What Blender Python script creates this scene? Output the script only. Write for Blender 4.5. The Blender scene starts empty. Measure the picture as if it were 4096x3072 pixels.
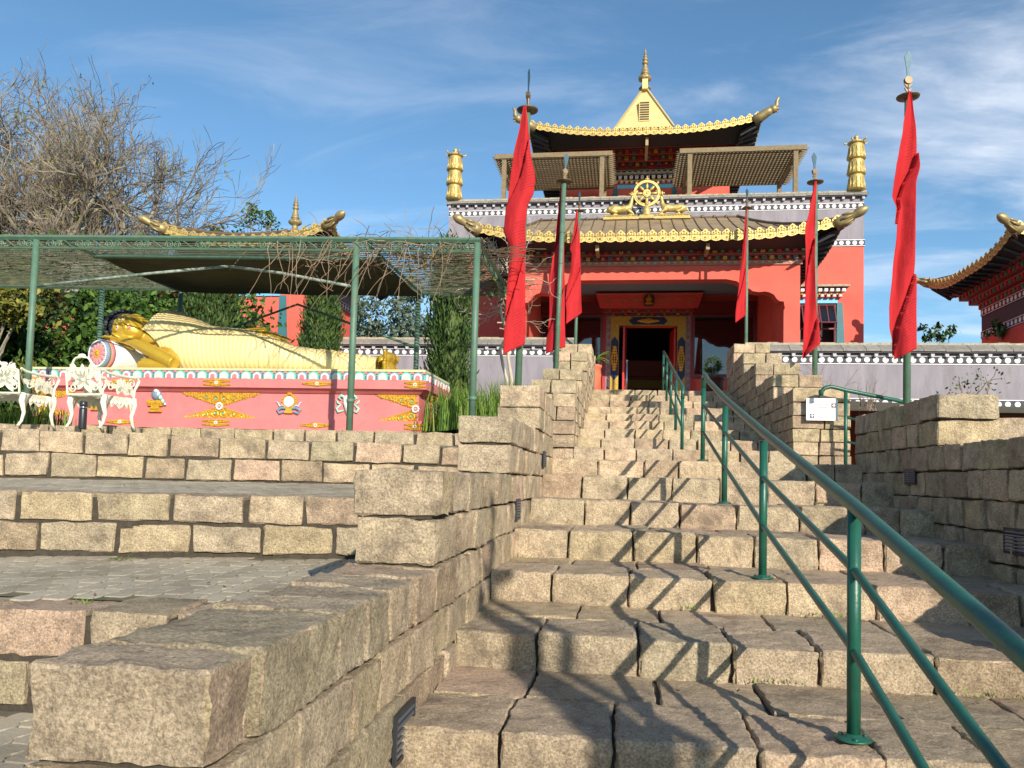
import bpy, math, random
from mathutils import Vector, Matrix, noise
# ------------------------------------------------------------------ camera, sky, sun
S = bpy.context.scene
def camera():
    yaw, pit, rol = math.radians(8.2), math.radians(3.3), math.radians(1.55)
    fw = Vector((-math.sin(yaw)*math.cos(pit), math.cos(yaw)*math.cos(pit), math.sin(pit)))
    r0 = Vector((math.cos(yaw), math.sin(yaw), 0)); u0 = r0.cross(fw)
    R = math.cos(rol)*r0 + math.sin(rol)*u0; U = -math.sin(rol)*r0 + math.cos(rol)*u0
    cd = bpy.data.cameras.new('camera'); c = bpy.data.objects.new('camera', cd)
    S.collection.objects.link(c)
    M = Matrix((R, U, -fw)).transposed().to_4x4()
    c.matrix_world = M
    cd.sensor_width = 36; cd.lens = 27.993; cd.shift_y = .04663
    cd.clip_start = .05; cd.clip_end = 3000
    S.camera = c
camera()
AZ, EL = math.radians(29.3), math.radians(22.0)
SUN = Vector((math.sin(AZ)*math.cos(EL), -math.cos(AZ)*math.cos(EL), math.sin(EL)))
W = bpy.data.worlds.new("World"); S.world = W; W.use_nodes = True
def world():
    nt = W.node_tree; N = nt.nodes; L = nt.links
    for n in list(N): N.remove(n)
    out = N.new('ShaderNodeOutputWorld'); bg = N.new('ShaderNodeBackground')
    sky = N.new('ShaderNodeTexSky'); sky.sky_type = 'NISHITA'; sky.sun_disc = False
    sky.sun_elevation = EL; sky.sun_rotation = math.atan2(SUN.x, SUN.y)
    sky.air_density = 1.0; sky.dust_density = .35; sky.ozone_density = 1.6; sky.altitude = 600
    bg.inputs[1].default_value = .124
    tc = N.new('ShaderNodeTexCoord')
    sep = N.new('ShaderNodeSeparateXYZ'); L.new(tc.outputs['Generated'], sep.inputs[0])
    zc = N.new('ShaderNodeMath'); zc.operation = 'MAXIMUM'; L.new(sep.outputs[2], zc.inputs[0]); zc.inputs[1].default_value = .03
    za = N.new('ShaderNodeMath'); za.operation = 'ADD'; L.new(zc.outputs[0], za.inputs[0]); za.inputs[1].default_value = .12
    dx = N.new('ShaderNodeMath'); dx.operation = 'DIVIDE'; L.new(sep.outputs[0], dx.inputs[0]); L.new(za.outputs[0], dx.inputs[1])
    dy = N.new('ShaderNodeMath'); dy.operation = 'DIVIDE'; L.new(sep.outputs[1], dy.inputs[0]); L.new(za.outputs[0], dy.inputs[1])
    cb = N.new('ShaderNodeCombineXYZ'); L.new(dx.outputs[0], cb.inputs[0]); L.new(dy.outputs[0], cb.inputs[1])
    def nz(loc, rot, sc, scale, detail, rough, dist, lo, hi):
        mp = N.new('ShaderNodeMapping'); mp.inputs['Location'].default_value = loc
        mp.inputs['Rotation'].default_value = (0, 0, rot); mp.inputs['Scale'].default_value = sc
        L.new(cb.outputs[0], mp.inputs[0])
        t = N.new('ShaderNodeTexNoise'); t.inputs['Scale'].default_value = scale; t.inputs['Detail'].default_value = detail
        t.inputs['Roughness'].default_value = rough; t.inputs['Distortion'].default_value = dist
        L.new(mp.outputs[0], t.inputs[0])
        r = N.new('ShaderNodeMapRange'); r.inputs[1].default_value = lo; r.inputs[2].default_value = hi
        r.interpolation_type = 'SMOOTHSTEP'; L.new(t.outputs[0], r.inputs[0]); return r.outputs[0]
    a = nz((2.35, 1.15, 0), .55, (.7, 1.15, 1), .72, 8, .60, .5, .47, .76)
    b = nz((.6, 3.3, 0), .45, (.7, 1.5, 1), 1.9, 8, .6, .7, .46, .80)
    m = N.new('ShaderNodeMath'); m.operation = 'MULTIPLY_ADD'; L.new(b, m.inputs[0]); m.inputs[1].default_value = .45; L.new(a, m.inputs[2])
    # more cloud towards the right of the temple (a bank of thin cirrus standing there)
    nrm = N.new('ShaderNodeMapRange'); L.new(sep.outputs[0], nrm.inputs[0]); nrm.inputs[1].default_value = -.15; nrm.inputs[2].default_value = .30
    nrm.inputs[3].default_value = .6; nrm.inputs[4].default_value = 1.5
    m2 = N.new('ShaderNodeMath'); m2.operation = 'MULTIPLY'; m2.use_clamp = True; L.new(m.outputs[0], m2.inputs[0]); L.new(nrm.outputs[0], m2.inputs[1])
    m3 = N.new('ShaderNodeMath'); m3.operation = 'MULTIPLY'; L.new(m2.outputs[0], m3.inputs[0]); m3.inputs[1].default_value = .80
    mx = N.new('ShaderNodeMix'); mx.data_type = 'RGBA'; L.new(m3.outputs[0], mx.inputs[0])
    tint = N.new('ShaderNodeMix'); tint.data_type = 'RGBA'; tint.blend_type = 'MULTIPLY'; tint.inputs[0].default_value = 1
    L.new(sky.outputs[0], tint.inputs[6]); tint.inputs[7].default_value = (SKYT[0], SKYT[1], SKYT[2], 1)
    L.new(tint.outputs[2], mx.inputs[6]); mx.inputs[7].default_value = (7.2, 7.6, 8.3, 1)
    L.new(mx.outputs[2], bg.inputs[0]); L.new(bg.outputs[0], out.inputs[0])
SKYT = (.80, 1.07, 1.16)
world()
sl = bpy.data.lights.new('sun', 'SUN'); sl.energy = 5.0; sl.angle = math.radians(.5); sl.color = (1, .92, .77)
so = bpy.data.objects.new('sun', sl); S.collection.objects.link(so)
so.rotation_euler = (-SUN).to_track_quat('-Z', 'Y').to_euler(); so.location = (20, -40, 30)
S.view_settings.view_transform = 'Standard'; S.view_settings.look = 'None'
S.view_settings.exposure = 0.22; S.view_settings.gamma = 1; S.view_settings.use_curve_mapping = False

# ------------------------------------------------------------------ materials
MATS = {}
def mat(name, col, rough=.6, metal=0, bump=0, bscale=30, var=0, vscale=6, isl=0, dark=None, dscale=3, dlo=.5, dhi=.7,
        spec=.5, bdetail=6, bdist=.02, trans=0, emit=None, speck=0, sscale=150, isl_cols=None, top=None, alpha=1, sat_isl=0, coat=0, stretch=None, bump2=None):
    if name in MATS: return MATS[name]
    m = bpy.data.materials.new(name); m.use_nodes = True; nt = m.node_tree; N = nt.nodes; L = nt.links
    bs = N['Principled BSDF']; bs.inputs['Roughness'].default_value = rough; bs.inputs['Metallic'].default_value = metal
    bs.inputs['Specular IOR Level'].default_value = spec
    if trans: bs.inputs['Transmission Weight'].default_value = trans
    if coat: bs.inputs['Coat Weight'].default_value = coat
    tc = N.new('ShaderNodeTexCoord'); vec = tc.outputs['Object']
    if stretch:
        mp = N.new('ShaderNodeMapping'); mp.inputs['Scale'].default_value = stretch; L.new(vec, mp.inputs[0]); vec = mp.outputs[0]
    def tex(scale, detail=4, rough=.6):
        t = N.new('ShaderNodeTexNoise'); t.inputs['Scale'].default_value = scale; t.inputs['Detail'].default_value = detail
        t.inputs['Roughness'].default_value = rough; L.new(vec, t.inputs[0]); return t.outputs[0]
    rgb = N.new('ShaderNodeRGB'); rgb.outputs[0].default_value = (*col, 1); cur = rgb.outputs[0]
    if isl_cols:
        g = N.new('ShaderNodeNewGeometry'); r = N.new('ShaderNodeValToRGB'); L.new(g.outputs['Random Per Island'], r.inputs[0])
        r.color_ramp.interpolation = 'LINEAR'
        el = r.color_ramp.elements
        while len(el) < len(isl_cols): el.new(.5)
        for i, c in enumerate(isl_cols): el[i].position = i/(len(isl_cols)-1); el[i].color = (*c, 1)
        cur = r.outputs[0]
    def valmul(fac_out, lo, hi, cin, flo=0., fhi=1.):
        mr = N.new('ShaderNodeMapRange'); L.new(fac_out, mr.inputs[0]); mr.inputs[1].default_value = flo; mr.inputs[2].default_value = fhi
        mr.inputs[3].default_value = lo; mr.inputs[4].default_value = hi
        h = N.new('ShaderNodeHueSaturation'); L.new(cin, h.inputs['Color']); L.new(mr.outputs[0], h.inputs['Value']); return h.outputs[0]
    if isl:
        g = N.new('ShaderNodeNewGeometry'); cur = valmul(g.outputs['Random Per Island'], 1-isl, 1+isl, cur)
    if sat_isl:
        g = N.new('ShaderNodeNewGeometry'); w = N.new('ShaderNodeMath'); w.operation = 'MULTIPLY'; L.new(g.outputs['Random Per Island'], w.inputs[0]); w.inputs[1].default_value = 7.31
        fr = N.new('ShaderNodeMath'); fr.operation = 'FRACT'; L.new(w.outputs[0], fr.inputs[0])
        mr = N.new('ShaderNodeMapRange'); L.new(fr.outputs[0], mr.inputs[0]); mr.inputs[3].default_value = .5-sat_isl; mr.inputs[4].default_value = .5+sat_isl
        h = N.new('ShaderNodeHueSaturation'); L.new(mr.outputs[0], h.inputs['Hue']); L.new(cur, h.inputs['Color']); cur = h.outputs[0]
    if var: cur = valmul(tex(vscale, 6), 1-var, 1+var, cur, .3, .7)
    if speck: cur = valmul(tex(sscale, 2, .8), 1-speck, 1+speck, cur, .35, .65)
    if dark:
        mr = N.new('ShaderNodeMapRange'); L.new(tex(dscale, 7, .65), mr.inputs[0]); mr.inputs[1].default_value = dlo; mr.inputs[2].default_value = dhi
        fac = mr.outputs[0]
        x = N.new('ShaderNodeMix'); x.data_type = 'RGBA'; L.new(fac, x.inputs[0]); L.new(cur, x.inputs[6]); x.inputs[7].default_value = (*dark, 1); cur = x.outputs[2]
    if top:   # weathered dirt on upward faces
        g = N.new('ShaderNodeNewGeometry'); s = N.new('ShaderNodeSeparateXYZ'); L.new(g.outputs['Normal'], s.inputs[0])
        mr = N.new('ShaderNodeMapRange'); L.new(s.outputs[2], mr.inputs[0]); mr.inputs[1].default_value = .45; mr.inputs[2].default_value = .9
        mr.inputs[4].default_value = top[1]
        nz = N.new('ShaderNodeMapRange'); L.new(tex(top[2], 8, .7), nz.inputs[0]); nz.inputs[1].default_value = .35; nz.inputs[2].default_value = .62
        mm = N.new('ShaderNodeMath'); mm.operation = 'MULTIPLY'; L.new(mr.outputs[0], mm.inputs[0]); L.new(nz.outputs[0], mm.inputs[1])
        x = N.new('ShaderNodeMix'); x.data_type = 'RGBA'; L.new(mm.outputs[0], x.inputs[0]); L.new(cur, x.inputs[6]); x.inputs[7].default_value = (*top[0], 1); cur = x.outputs[2]
    L.new(cur, bs.inputs['Base Color'])
    if bump:
        b = N.new('ShaderNodeBump'); b.inputs['Strength'].default_value = bump; b.inputs['Distance'].default_value = bdist
        L.new(tex(bscale, bdetail, .65), b.inputs['Height'])
        if bump2:
            b2 = N.new('ShaderNodeBump'); b2.inputs['Strength'].default_value = bump2[1]; b2.inputs['Distance'].default_value = bump2[2]
            L.new(tex(bump2[0], 5, .8), b2.inputs['Height']); L.new(b.outputs[0], b2.inputs['Normal']); b = b2
        L.new(b.outputs[0], bs.inputs['Normal'])
    if emit: bs.inputs['Emission Color'].default_value = (*emit, 1); bs.inputs['Emission Strength'].default_value = 1
    MATS[name] = m; return m
GR = [(.40,.315,.215),(.43,.325,.235),(.375,.325,.22),(.46,.37,.235),(.40,.325,.235),(.43,.345,.245),(.36,.305,.215),(.44,.35,.24),(.42,.305,.225)]
def stone_mat(name, bs=24, topk=.3, speck=.36, sscale=110, k=1.0):
    return mat(name, (.4,.3,.2), rough=.92, spec=.2, bump=.9, bscale=bs, bdetail=10, bdist=.034, bump2=(95, .75, .009), isl_cols=[(q[0]*k*1.21, q[1]*k*1.165, q[2]*k*1.13) for q in GR], isl=.15, var=.30, vscale=9,
               speck=speck, sscale=sscale, dark=(.17*k,.13*k,.10*k), dscale=5, dlo=.52, dhi=.76, top=((.40*k,.30*k,.23*k), topk, 9))
STONE = stone_mat('granite block'); STEP = stone_mat('granite step', topk=.42, k=1.03)
STONEF = stone_mat('granite block weathered', bs=26, topk=.35, k=.98)
MORT = mat('dark mortar', (.062,.050,.036), rough=.95, bump=.6, bscale=60, var=.35, vscale=20)
GRN = mat('green pole paint', (.10,.185,.125), rough=.5, bump=.08, bscale=60, var=.18, vscale=9, dark=(.11,.17,.12), dscale=14, dlo=.58, dhi=.7)
RAIL = mat('green rail paint', (.013,.100,.066), rough=.36, bump=.10, bscale=60, var=.2, vscale=9, spec=.5, dark=(.05,.075,.05), dscale=30, dlo=.60, dhi=.68)
GOLD = mat('gold leaf paint', (.60,.44,.155), rough=.45, metal=.45, bump=.4, bscale=38, var=.2, vscale=9, dark=(.30,.20,.06), dscale=12, dlo=.50, dhi=.72)
GOLDD = mat('tarnished gold', (.36,.27,.13), rough=.5, metal=.45, bump=.3, bscale=30, var=.25, vscale=8)
CREAMG = mat('pale gold sheet', (.66,.50,.22), rough=.5, metal=.2, var=.08, vscale=3)
REDW = mat('red wall plaster', (.74,.135,.10), rough=.85, bump=.2, bscale=25, var=.09, vscale=1.6, dark=(.60,.11,.085), dscale=.9, dlo=.52, dhi=.8, spec=.2)
REDD = mat('deep red paint', (.42,.035,.035), rough=.6, var=.15, vscale=6)
GRAYW = mat('gray violet plaster', (.295,.265,.30), rough=.9, bump=.35, bscale=40, var=.13, vscale=2.2, dark=(.205,.185,.20), dscale=1.6, dlo=.50, dhi=.78, spec=.2, stretch=(2,2,.5))
CHAR = mat('charcoal band paint', (.075,.068,.082), rough=.85, var=.15, vscale=8)
WHT = mat('white paint', (.80,.79,.80), rough=.6, var=.04, vscale=20)
LGRAY = mat('pale gray paint', (.50,.47,.52), rough=.7)
COPE = mat('coping tile', (.27,.245,.22), rough=.9, bump=.4, bscale=30, var=.22, vscale=9, isl=.13, dark=(.16,.15,.11), dscale=7, dlo=.55, dhi=.75)
COPET = mat('mossy mortar coping', (.42,.36,.26), rough=.95, bump=.5, bscale=40, var=.2, vscale=12, dark=(.18,.17,.09), dscale=10)
ROOFM = mat('brown metal roof', (.36,.26,.155), rough=.5, metal=.1, var=.14, vscale=3, dark=(.18,.12,.07), dscale=2.2, dlo=.5, dhi=.75)
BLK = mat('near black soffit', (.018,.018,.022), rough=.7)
SOFF = mat('soffit batten', (.05,.055,.07), rough=.7)
TEAL = mat('teal paint', (.04,.16,.19), rough=.6, var=.1, vscale=7)
SKYB = mat('sky blue paint', (.16,.50,.74), rough=.55)
CEIL = mat('porch ceiling blue', (.20,.33,.44), rough=.7)
WINF = mat('plum window frame', (.16,.035,.055), rough=.5)
GLASS = mat('dark glass', (.01,.012,.014), rough=.06, spec=.9)
NAVY = mat('navy paint', (.012,.03,.12), rough=.6)
OCHRE = mat('ochre gold paint', (.52,.36,.05), rough=.55, var=.2, vscale=40, dark=(.24,.15,.03), dscale=45, dlo=.56, dhi=.62)
GREENP = mat('green brackets paint', (.05,.20,.12), rough=.6)
PINKP = mat('pink brackets paint', (.62,.30,.30), rough=.6)
YELP = mat('yellow paint', (.72,.52,.06), rough=.6)
WOOD = mat('pergola timber', (.225,.165,.095), rough=.85, bump=.2, bscale=25, var=.2, vscale=9, isl=.12)
ROSE = mat('rose pedestal paint', (.70,.20,.20), rough=.75, bump=.2, bscale=25, var=.10, vscale=3, dark=(.50,.17,.165), dscale=3.2, dlo=.50, dhi=.78)
SLAB = mat('ochre cream slab', (.62,.58,.33), rough=.8, var=.12, vscale=8)
TURQ = mat('turquoise paint', (.12,.50,.40), rough=.6)
BLUG = mat('dusty blue paint', (.20,.27,.38), rough=.6)
PNKW = mat('blush petal paint', (.80,.40,.36), rough=.6)
CREAM = mat('petal cream paint', (.80,.72,.66), rough=.6)
RELG = mat('gilded relief', (.72,.42,.045), rough=.4, metal=.35, bump=.3, bscale=60, var=.2, vscale=30, dark=(.38,.2,.03), dscale=40, dlo=.5, dhi=.7)
SKIN = mat('gilded skin', (.62,.40,.045), rough=.34, metal=.38, bump=.04, bscale=14, var=.08, vscale=4)
ROBE = mat('pale gold robe', (.84,.67,.33), rough=.42, metal=.12, bump=.05, bscale=20, var=.05, vscale=4)
CURL = mat('blue black curls', (.045,.05,.062), rough=.6)
IRONW = mat('cream painted iron', (.80,.77,.62), rough=.55, bump=.35, bscale=70, var=.14, vscale=40, dark=(.36,.32,.2), dscale=34, dlo=.60, dhi=.72)
BARK = mat('pale bark', (.33,.285,.22), rough=.9, bump=.5, bscale=22, var=.3, vscale=6, dark=(.13,.11,.08), dscale=5)
TWIG = mat('brown twig', (.23,.165,.12), rough=.9, var=.3, vscale=4)
VINE = mat('dry vine', (.27,.185,.12), rough=.9, var=.35, vscale=6)
def leafmat(n, cols): return mat(n, (.1,.2,.05), rough=.62, spec=.3, isl_cols=cols, isl=.25)
LEAFG = leafmat('mid green leaf', [(.014,.035,.006),(.03,.075,.012),(.06,.125,.018),(.11,.17,.028)])
LEAFD = leafmat('dark cypress leaf', [(.018,.038,.010),(.032,.068,.014),(.05,.10,.02),(.075,.10,.025)])
LEAFY = leafmat('yellowing leaf', [(.09,.11,.02),(.17,.18,.03),(.26,.20,.04),(.13,.16,.03)])
LEAFB = leafmat('blue green eucalypt leaf', [(.045,.075,.05),(.07,.11,.075),(.10,.14,.09),(.13,.16,.11)])
GRASS = leafmat('blade grass', [(.06,.13,.015),(.10,.20,.025),(.16,.26,.04),(.20,.24,.06)])
SOIL = mat('planting soil', (.11,.085,.055), rough=1, bump=.8, bscale=30, var=.3, vscale=6, dark=(.06,.09,.02), dscale=3)
TERRA = mat('terracotta', (.62,.16,.08), rough=.8, var=.1, vscale=10)
FLAG = None
# ------------------------------------------------------------------ mesh builder
WLOC = {}
class MB:
    def __init__(s): s.v = []; s.f = []; s.m = []; s.uv = None
    def quad(s, a, b, c, d, m=0):
        i = len(s.v); s.v += [tuple(a), tuple(b), tuple(c), tuple(d)]; s.f.append((i, i+1, i+2, i+3)); s.m.append(m)
    def tri(s, a, b, c, m=0):
        i = len(s.v); s.v += [tuple(a), tuple(b), tuple(c)]; s.f.append((i, i+1, i+2)); s.m.append(m)
    def box(s, x0, x1, y0, y1, z0, z1, m=0, M=None):
        i = len(s.v); P = [(x, y, z) for x in (x0, x1) for y in (y0, y1) for z in (z0, z1)]
        if M: P = [tuple(M @ Vector(p)) for p in P]
        s.v += P
        for q in ((0,1,3,2), (4,6,7,5), (0,4,5,1), (2,3,7,6), (0,2,6,4), (1,5,7,3)): s.f.append(tuple(i+k for k in q)); s.m.append(m)
    def frust(s, c, hx0, hy0, hx1, hy1, z0, z1, m=0):
        i = len(s.v); x, y = c
        s.v += [(x-hx0,y-hy0,z0),(x+hx0,y-hy0,z0),(x+hx0,y+hy0,z0),(x-hx0,y+hy0,z0),(x-hx1,y-hy1,z1),(x+hx1,y-hy1,z1),(x+hx1,y+hy1,z1),(x-hx1,y+hy1,z1)]
        for q in ((3,2,1,0),(4,5,6,7),(0,1,5,4),(1,2,6,5),(2,3,7,6),(3,0,4,7)): s.f.append(tuple(i+k for k in q)); s.m.append(m)
    def tube(s, pts, r, n=8, m=0, cap=True):
        pts = [Vector(p) for p in pts]; K = len(pts)
        if not hasattr(r, '__len__'): r = [r]*K
        base = len(s.v); prev = None
        for k, p in enumerate(pts):
            t = (pts[min(k+1, K-1)] - pts[max(k-1, 0)])
            if t.length < 1e-9: t = Vector((0, 0, 1))
            t.normalize()
            if prev is None:
                a = Vector((0, 0, 1)) if abs(t.z) < .9 else Vector((1, 0, 0)); u = t.cross(a).normalized()
            else:
                u = (prev - t*prev.dot(t))
                u = u.normalized() if u.length > 1e-6 else t.orthogonal().normalized()
            prev = u; w = t.cross(u)
            for j in range(n):
                a = 2*math.pi*j/n; q = p + (u*math.cos(a)+w*math.sin(a))*r[k]; s.v.append((q.x, q.y, q.z))
        for k in range(K-1):
            for j in range(n):
                a = base+k*n+j; b = base+k*n+(j+1) % n; s.f.append((a, b, b+n, a+n)); s.m.append(m)
        if cap and n > 2:
            s.f.append(tuple(base+n-1-j for j in range(n))); s.m.append(m)
            s.f.append(tuple(base+(K-1)*n+j for j in range(n))); s.m.append(m)
    def lathe(s, prof, c=(0,0,0), n=20, m=0, M=None, flute=0, fn=8):
        base = len(s.v); K = len(prof)
        for (r, z) in prof:
            for j in range(n):
                a = 2*math.pi*j/n; rr = r*(1+flute*abs(math.sin(a*fn/2))) if flute else r
                p = Vector((rr*math.cos(a), rr*math.sin(a), z))
                if M: p = M @ p
                s.v.append((p.x+c[0], p.y+c[1], p.z+c[2]))
        for k in range(K-1):
            for j in range(n):
                a = base+k*n+j; b = base+k*n+(j+1) % n; s.f.append((a, b, b+n, a+n)); s.m.append(m)
        s.f.append(tuple(base+n-1-j for j in range(n))); s.m.append(m)
        s.f.append(tuple(base+(K-1)*n+j for j in range(n))); s.m.append(m)
    def ball(s, c, r, n=8, m=0, M=None):
        if not hasattr(r, '__len__'): r = (r, r, r)
        K = max(4, n//2+1); base = len(s.v)
        def put(p):
            p = Vector(p)
            if M: p = M @ p
            s.v.append((p.x+c[0], p.y+c[1], p.z+c[2]))
        put((0, 0, -r[2]))
        for k in range(1, K):
            t = -math.pi/2+math.pi*k/K
            for j in range(n):
                a = 2*math.pi*j/n; put((r[0]*math.cos(t)*math.cos(a), r[1]*math.cos(t)*math.sin(a), r[2]*math.sin(t)))
        put((0, 0, r[2])); top = len(s.v)-1
        for j in range(n):
            s.f.append((base, base+1+(j+1) % n, base+1+j)); s.m.append(m)
        for k in range(K-2):
            for j in range(n):
                a = base+1+k*n+j; b = base+1+k*n+(j+1) % n; s.f.append((a, b, b+n, a+n)); s.m.append(m)
        for j in range(n):
            s.f.append((base+1+(K-2)*n+j, base+1+(K-2)*n+(j+1) % n, top)); s.m.append(m)
    def prism(s, poly, y0, y1, m=0, M=None):    # poly in x,z extruded along y (front = y0)
        i = len(s.v); n = len(poly)
        P = [(x, y0, z) for x, z in poly]+[(x, y1, z) for x, z in poly]
        if M: P = [tuple(M @ Vector(p)) for p in P]
        s.v += P
        s.f.append(tuple(i+k for k in range(n))); s.m.append(m)
        s.f.append(tuple(i+2*n-1-k for k in range(n))); s.m.append(m)
        for k in range(n):
            a, b = i+k, i+(k+1) % n; s.f.append((b, a, a+n, b+n)); s.m.append(m)
    def disc(s, cx, cz, r, y0, y1, m=0, n=14, M=None):
        s.prism([(cx+r*math.cos(2*math.pi*k/n), cz+r*math.sin(2*math.pi*k/n)) for k in range(n)], y0, y1, m, M)
    def ring(s, cx, cz, r, w, y0, y1, m=0, n=32):
        for k in range(n):
            a, b = 2*math.pi*k/n, 2*math.pi*(k+1)/n
            P = [(cx+rr*math.cos(t), cz+rr*math.sin(t)) for rr, t in ((r-w,a),(r+w,a),(r+w,b),(r-w,b))]
            i = len(s.v); s.v += [(x, y0, z) for x, z in P]+[(x, y1, z) for x, z in P]
            for q in ((0,1,2,3),(7,6,5,4),(1,5,6,2),(0,3,7,4)): s.f.append(tuple(i+e for e in q)); s.m.append(m)
    def grid(s, fn, nu, nv, m=0, uv=False):
        b = len(s.v)
        for i in range(nu+1):
            for j in range(nv+1):
                p = fn(i/nu, j/nv); s.v.append((p[0], p[1], p[2]))
        for i in range(nu):
            for j in range(nv):
                a = b+i*(nv+1)+j; s.f.append((a, a+nv+1, a+nv+2, a+1)); s.m.append(m)
    def build(s, name, mats, parent=None, smooth=False, uvs=None, mods=None):
        me = bpy.data.meshes.new(name)
        off = WLOC.get(parent.name, (0, 0, 0)) if parent else (0, 0, 0)
        V = s.v if off == (0, 0, 0) else [(x-off[0], y-off[1], z-off[2]) for x, y, z in s.v]
        me.from_pydata(V, [], s.f)
        if not isinstance(mats, (list, tuple)): mats = [mats]
        for q in mats: me.materials.append(q)
        if len(mats) > 1: me.polygons.foreach_set('material_index', s.m)
        if smooth: me.polygons.foreach_set('use_smooth', [True]*len(s.f))
        if smooth == 'sharp': me.set_sharp_from_angle(angle=math.radians(27))
        if uvs:
            l = me.uv_layers.new(name='uv')
            me_l = [0]*len(me.loops); me.loops.foreach_get('vertex_index', me_l)
            fl = []
            for vi in me_l: fl += uvs[vi]
            l.data.foreach_set('uv', fl)
        me.update()
        o = bpy.data.objects.new(name, me); S.collection.objects.link(o)
        if parent: o.parent = parent; WLOC[o.name] = off
        return o
def tag(o, label=None, cat=None, group=None, kind=None):
    if label: o['label'] = label
    if cat: o['category'] = cat
    if group: o['group'] = group
    if kind: o['kind'] = kind
    return o
def thing(name, label, cat, loc=(0, 0, 0), group=None):
    e = bpy.data.objects.new(name, None); S.collection.objects.link(e); e.location = loc; WLOC[e.name] = tuple(loc)
    e.empty_display_size = .2
    return tag(e, label, cat, group)
def copy_tree(o, parent=None):
    c = o.copy(); S.collection.objects.link(c)
    if parent: c.parent = parent
    for ch in [q for q in bpy.data.objects if q.parent == o]: copy_tree(ch, c)
    return c
def struct(o): o['kind'] = 'structure'; return o
# ------------------------------------------------------------------ rough stone blocks
def stone(mb, x0, x1, y0, y1, z0, z1, rnd, res=.05, r=.006, amp=.007, m=0, M=None, jit=.006):
    ax = []
    for a, b in ((x0, x1), (y0, y1), (z0, z1)):
        Ln = b-a; n = max(1, min(20, round((Ln-2*r)/res)))
        ax.append([a, a+r]+[a+r+(Ln-2*r)*i/n for i in range(1, n)]+[b-r, b])
    off = Vector((rnd.uniform(-50, 50), rnd.uniform(-50, 50), rnd.uniform(-50, 50)))
    cj = [[rnd.uniform(-jit, jit) for _ in range(3)] for _ in range(8)]
    nx, ny, nz = len(ax[0]), len(ax[1]), len(ax[2]); idx = {}
    V = mb.v; N = noise.noise
    ix, iy, iz = 1/(x1-x0), 1/(y1-y0), 1/(z1-z0)
    for i in range(nx):
        for j in range(ny):
            for k in range(nz):
                if 0 < i < nx-1 and 0 < j < ny-1 and 0 < k < nz-1: continue
                x, y, z = ax[0][i], ax[1][j], ax[2][k]
                dx = (x-(x0+r) if x < x0+r else (x-(x1-r) if x > x1-r else 0))
                dy = (y-(y0+r) if y < y0+r else (y-(y1-r) if y > y1-r else 0))
                dz = (z-(z0+r) if z < z0+r else (z-(z1-r) if z > z1-r else 0))
                d = math.sqrt(dx*dx+dy*dy+dz*dz) or 1
                q = Vector((x, y, z))
                n1 = N((q+off)*5.5)*amp*.8 + N((q-off)*15)*amp*.8 + N((q+off)*44)*amp*.9
                e = 0 if abs(d-r) < 1e-6 else N((q+off)*22)*amp*1.1-amp*.2
                f = (r+n1+e)/d
                px, py, pz = x-dx+dx*f, y-dy+dy*f, z-dz+dz*f
                u, v, w = (x-x0)*ix, (y-y0)*iy, (z-z0)*iz
                for c in range(3):
                    o = ((cj[0][c]*(1-u)+cj[1][c]*u)*(1-v)+(cj[2][c]*(1-u)+cj[3][c]*u)*v)*(1-w)+((cj[4][c]*(1-u)+cj[5][c]*u)*(1-v)+(cj[6][c]*(1-u)+cj[7][c]*u)*v)*w
                    if c == 0: px += o
                    elif c == 1: py += o
                    else: pz += o
                if M is not None:
                    t = M @ Vector((px, py, pz)); px, py, pz = t
                idx[(i, j, k)] = len(V); V.append((px, py, pz))
    F = mb.f; MM = mb.m
    def face(fn, na, nb, flip):
        for a in range(na-1):
            for b in range(nb-1):
                q = (idx[fn(a, b)], idx[fn(a+1, b)], idx[fn(a+1, b+1)], idx[fn(a, b+1)])
                F.append(q[::-1] if flip else q); MM.append(m)
    face(lambda a, b: (a, b, nz-1), nx, ny, False); face(lambda a, b: (a, b, 0), nx, ny, True)
    face(lambda a, b: (a, 0, b), nx, nz, False); face(lambda a, b: (a, ny-1, b), nx, nz, True)
    face(lambda a, b: (0, a, b), ny, nz, True); face(lambda a, b: (nx-1, a, b), ny, nz, False)
def splits(a, b, lo, hi, rnd):
    out = [a]; x = a
    while b-x > hi*1.25: x += rnd.uniform(lo, hi); out.append(x)
    if b-x > hi: out.append((x+b)/2)
    out.append(b)
    return out
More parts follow.
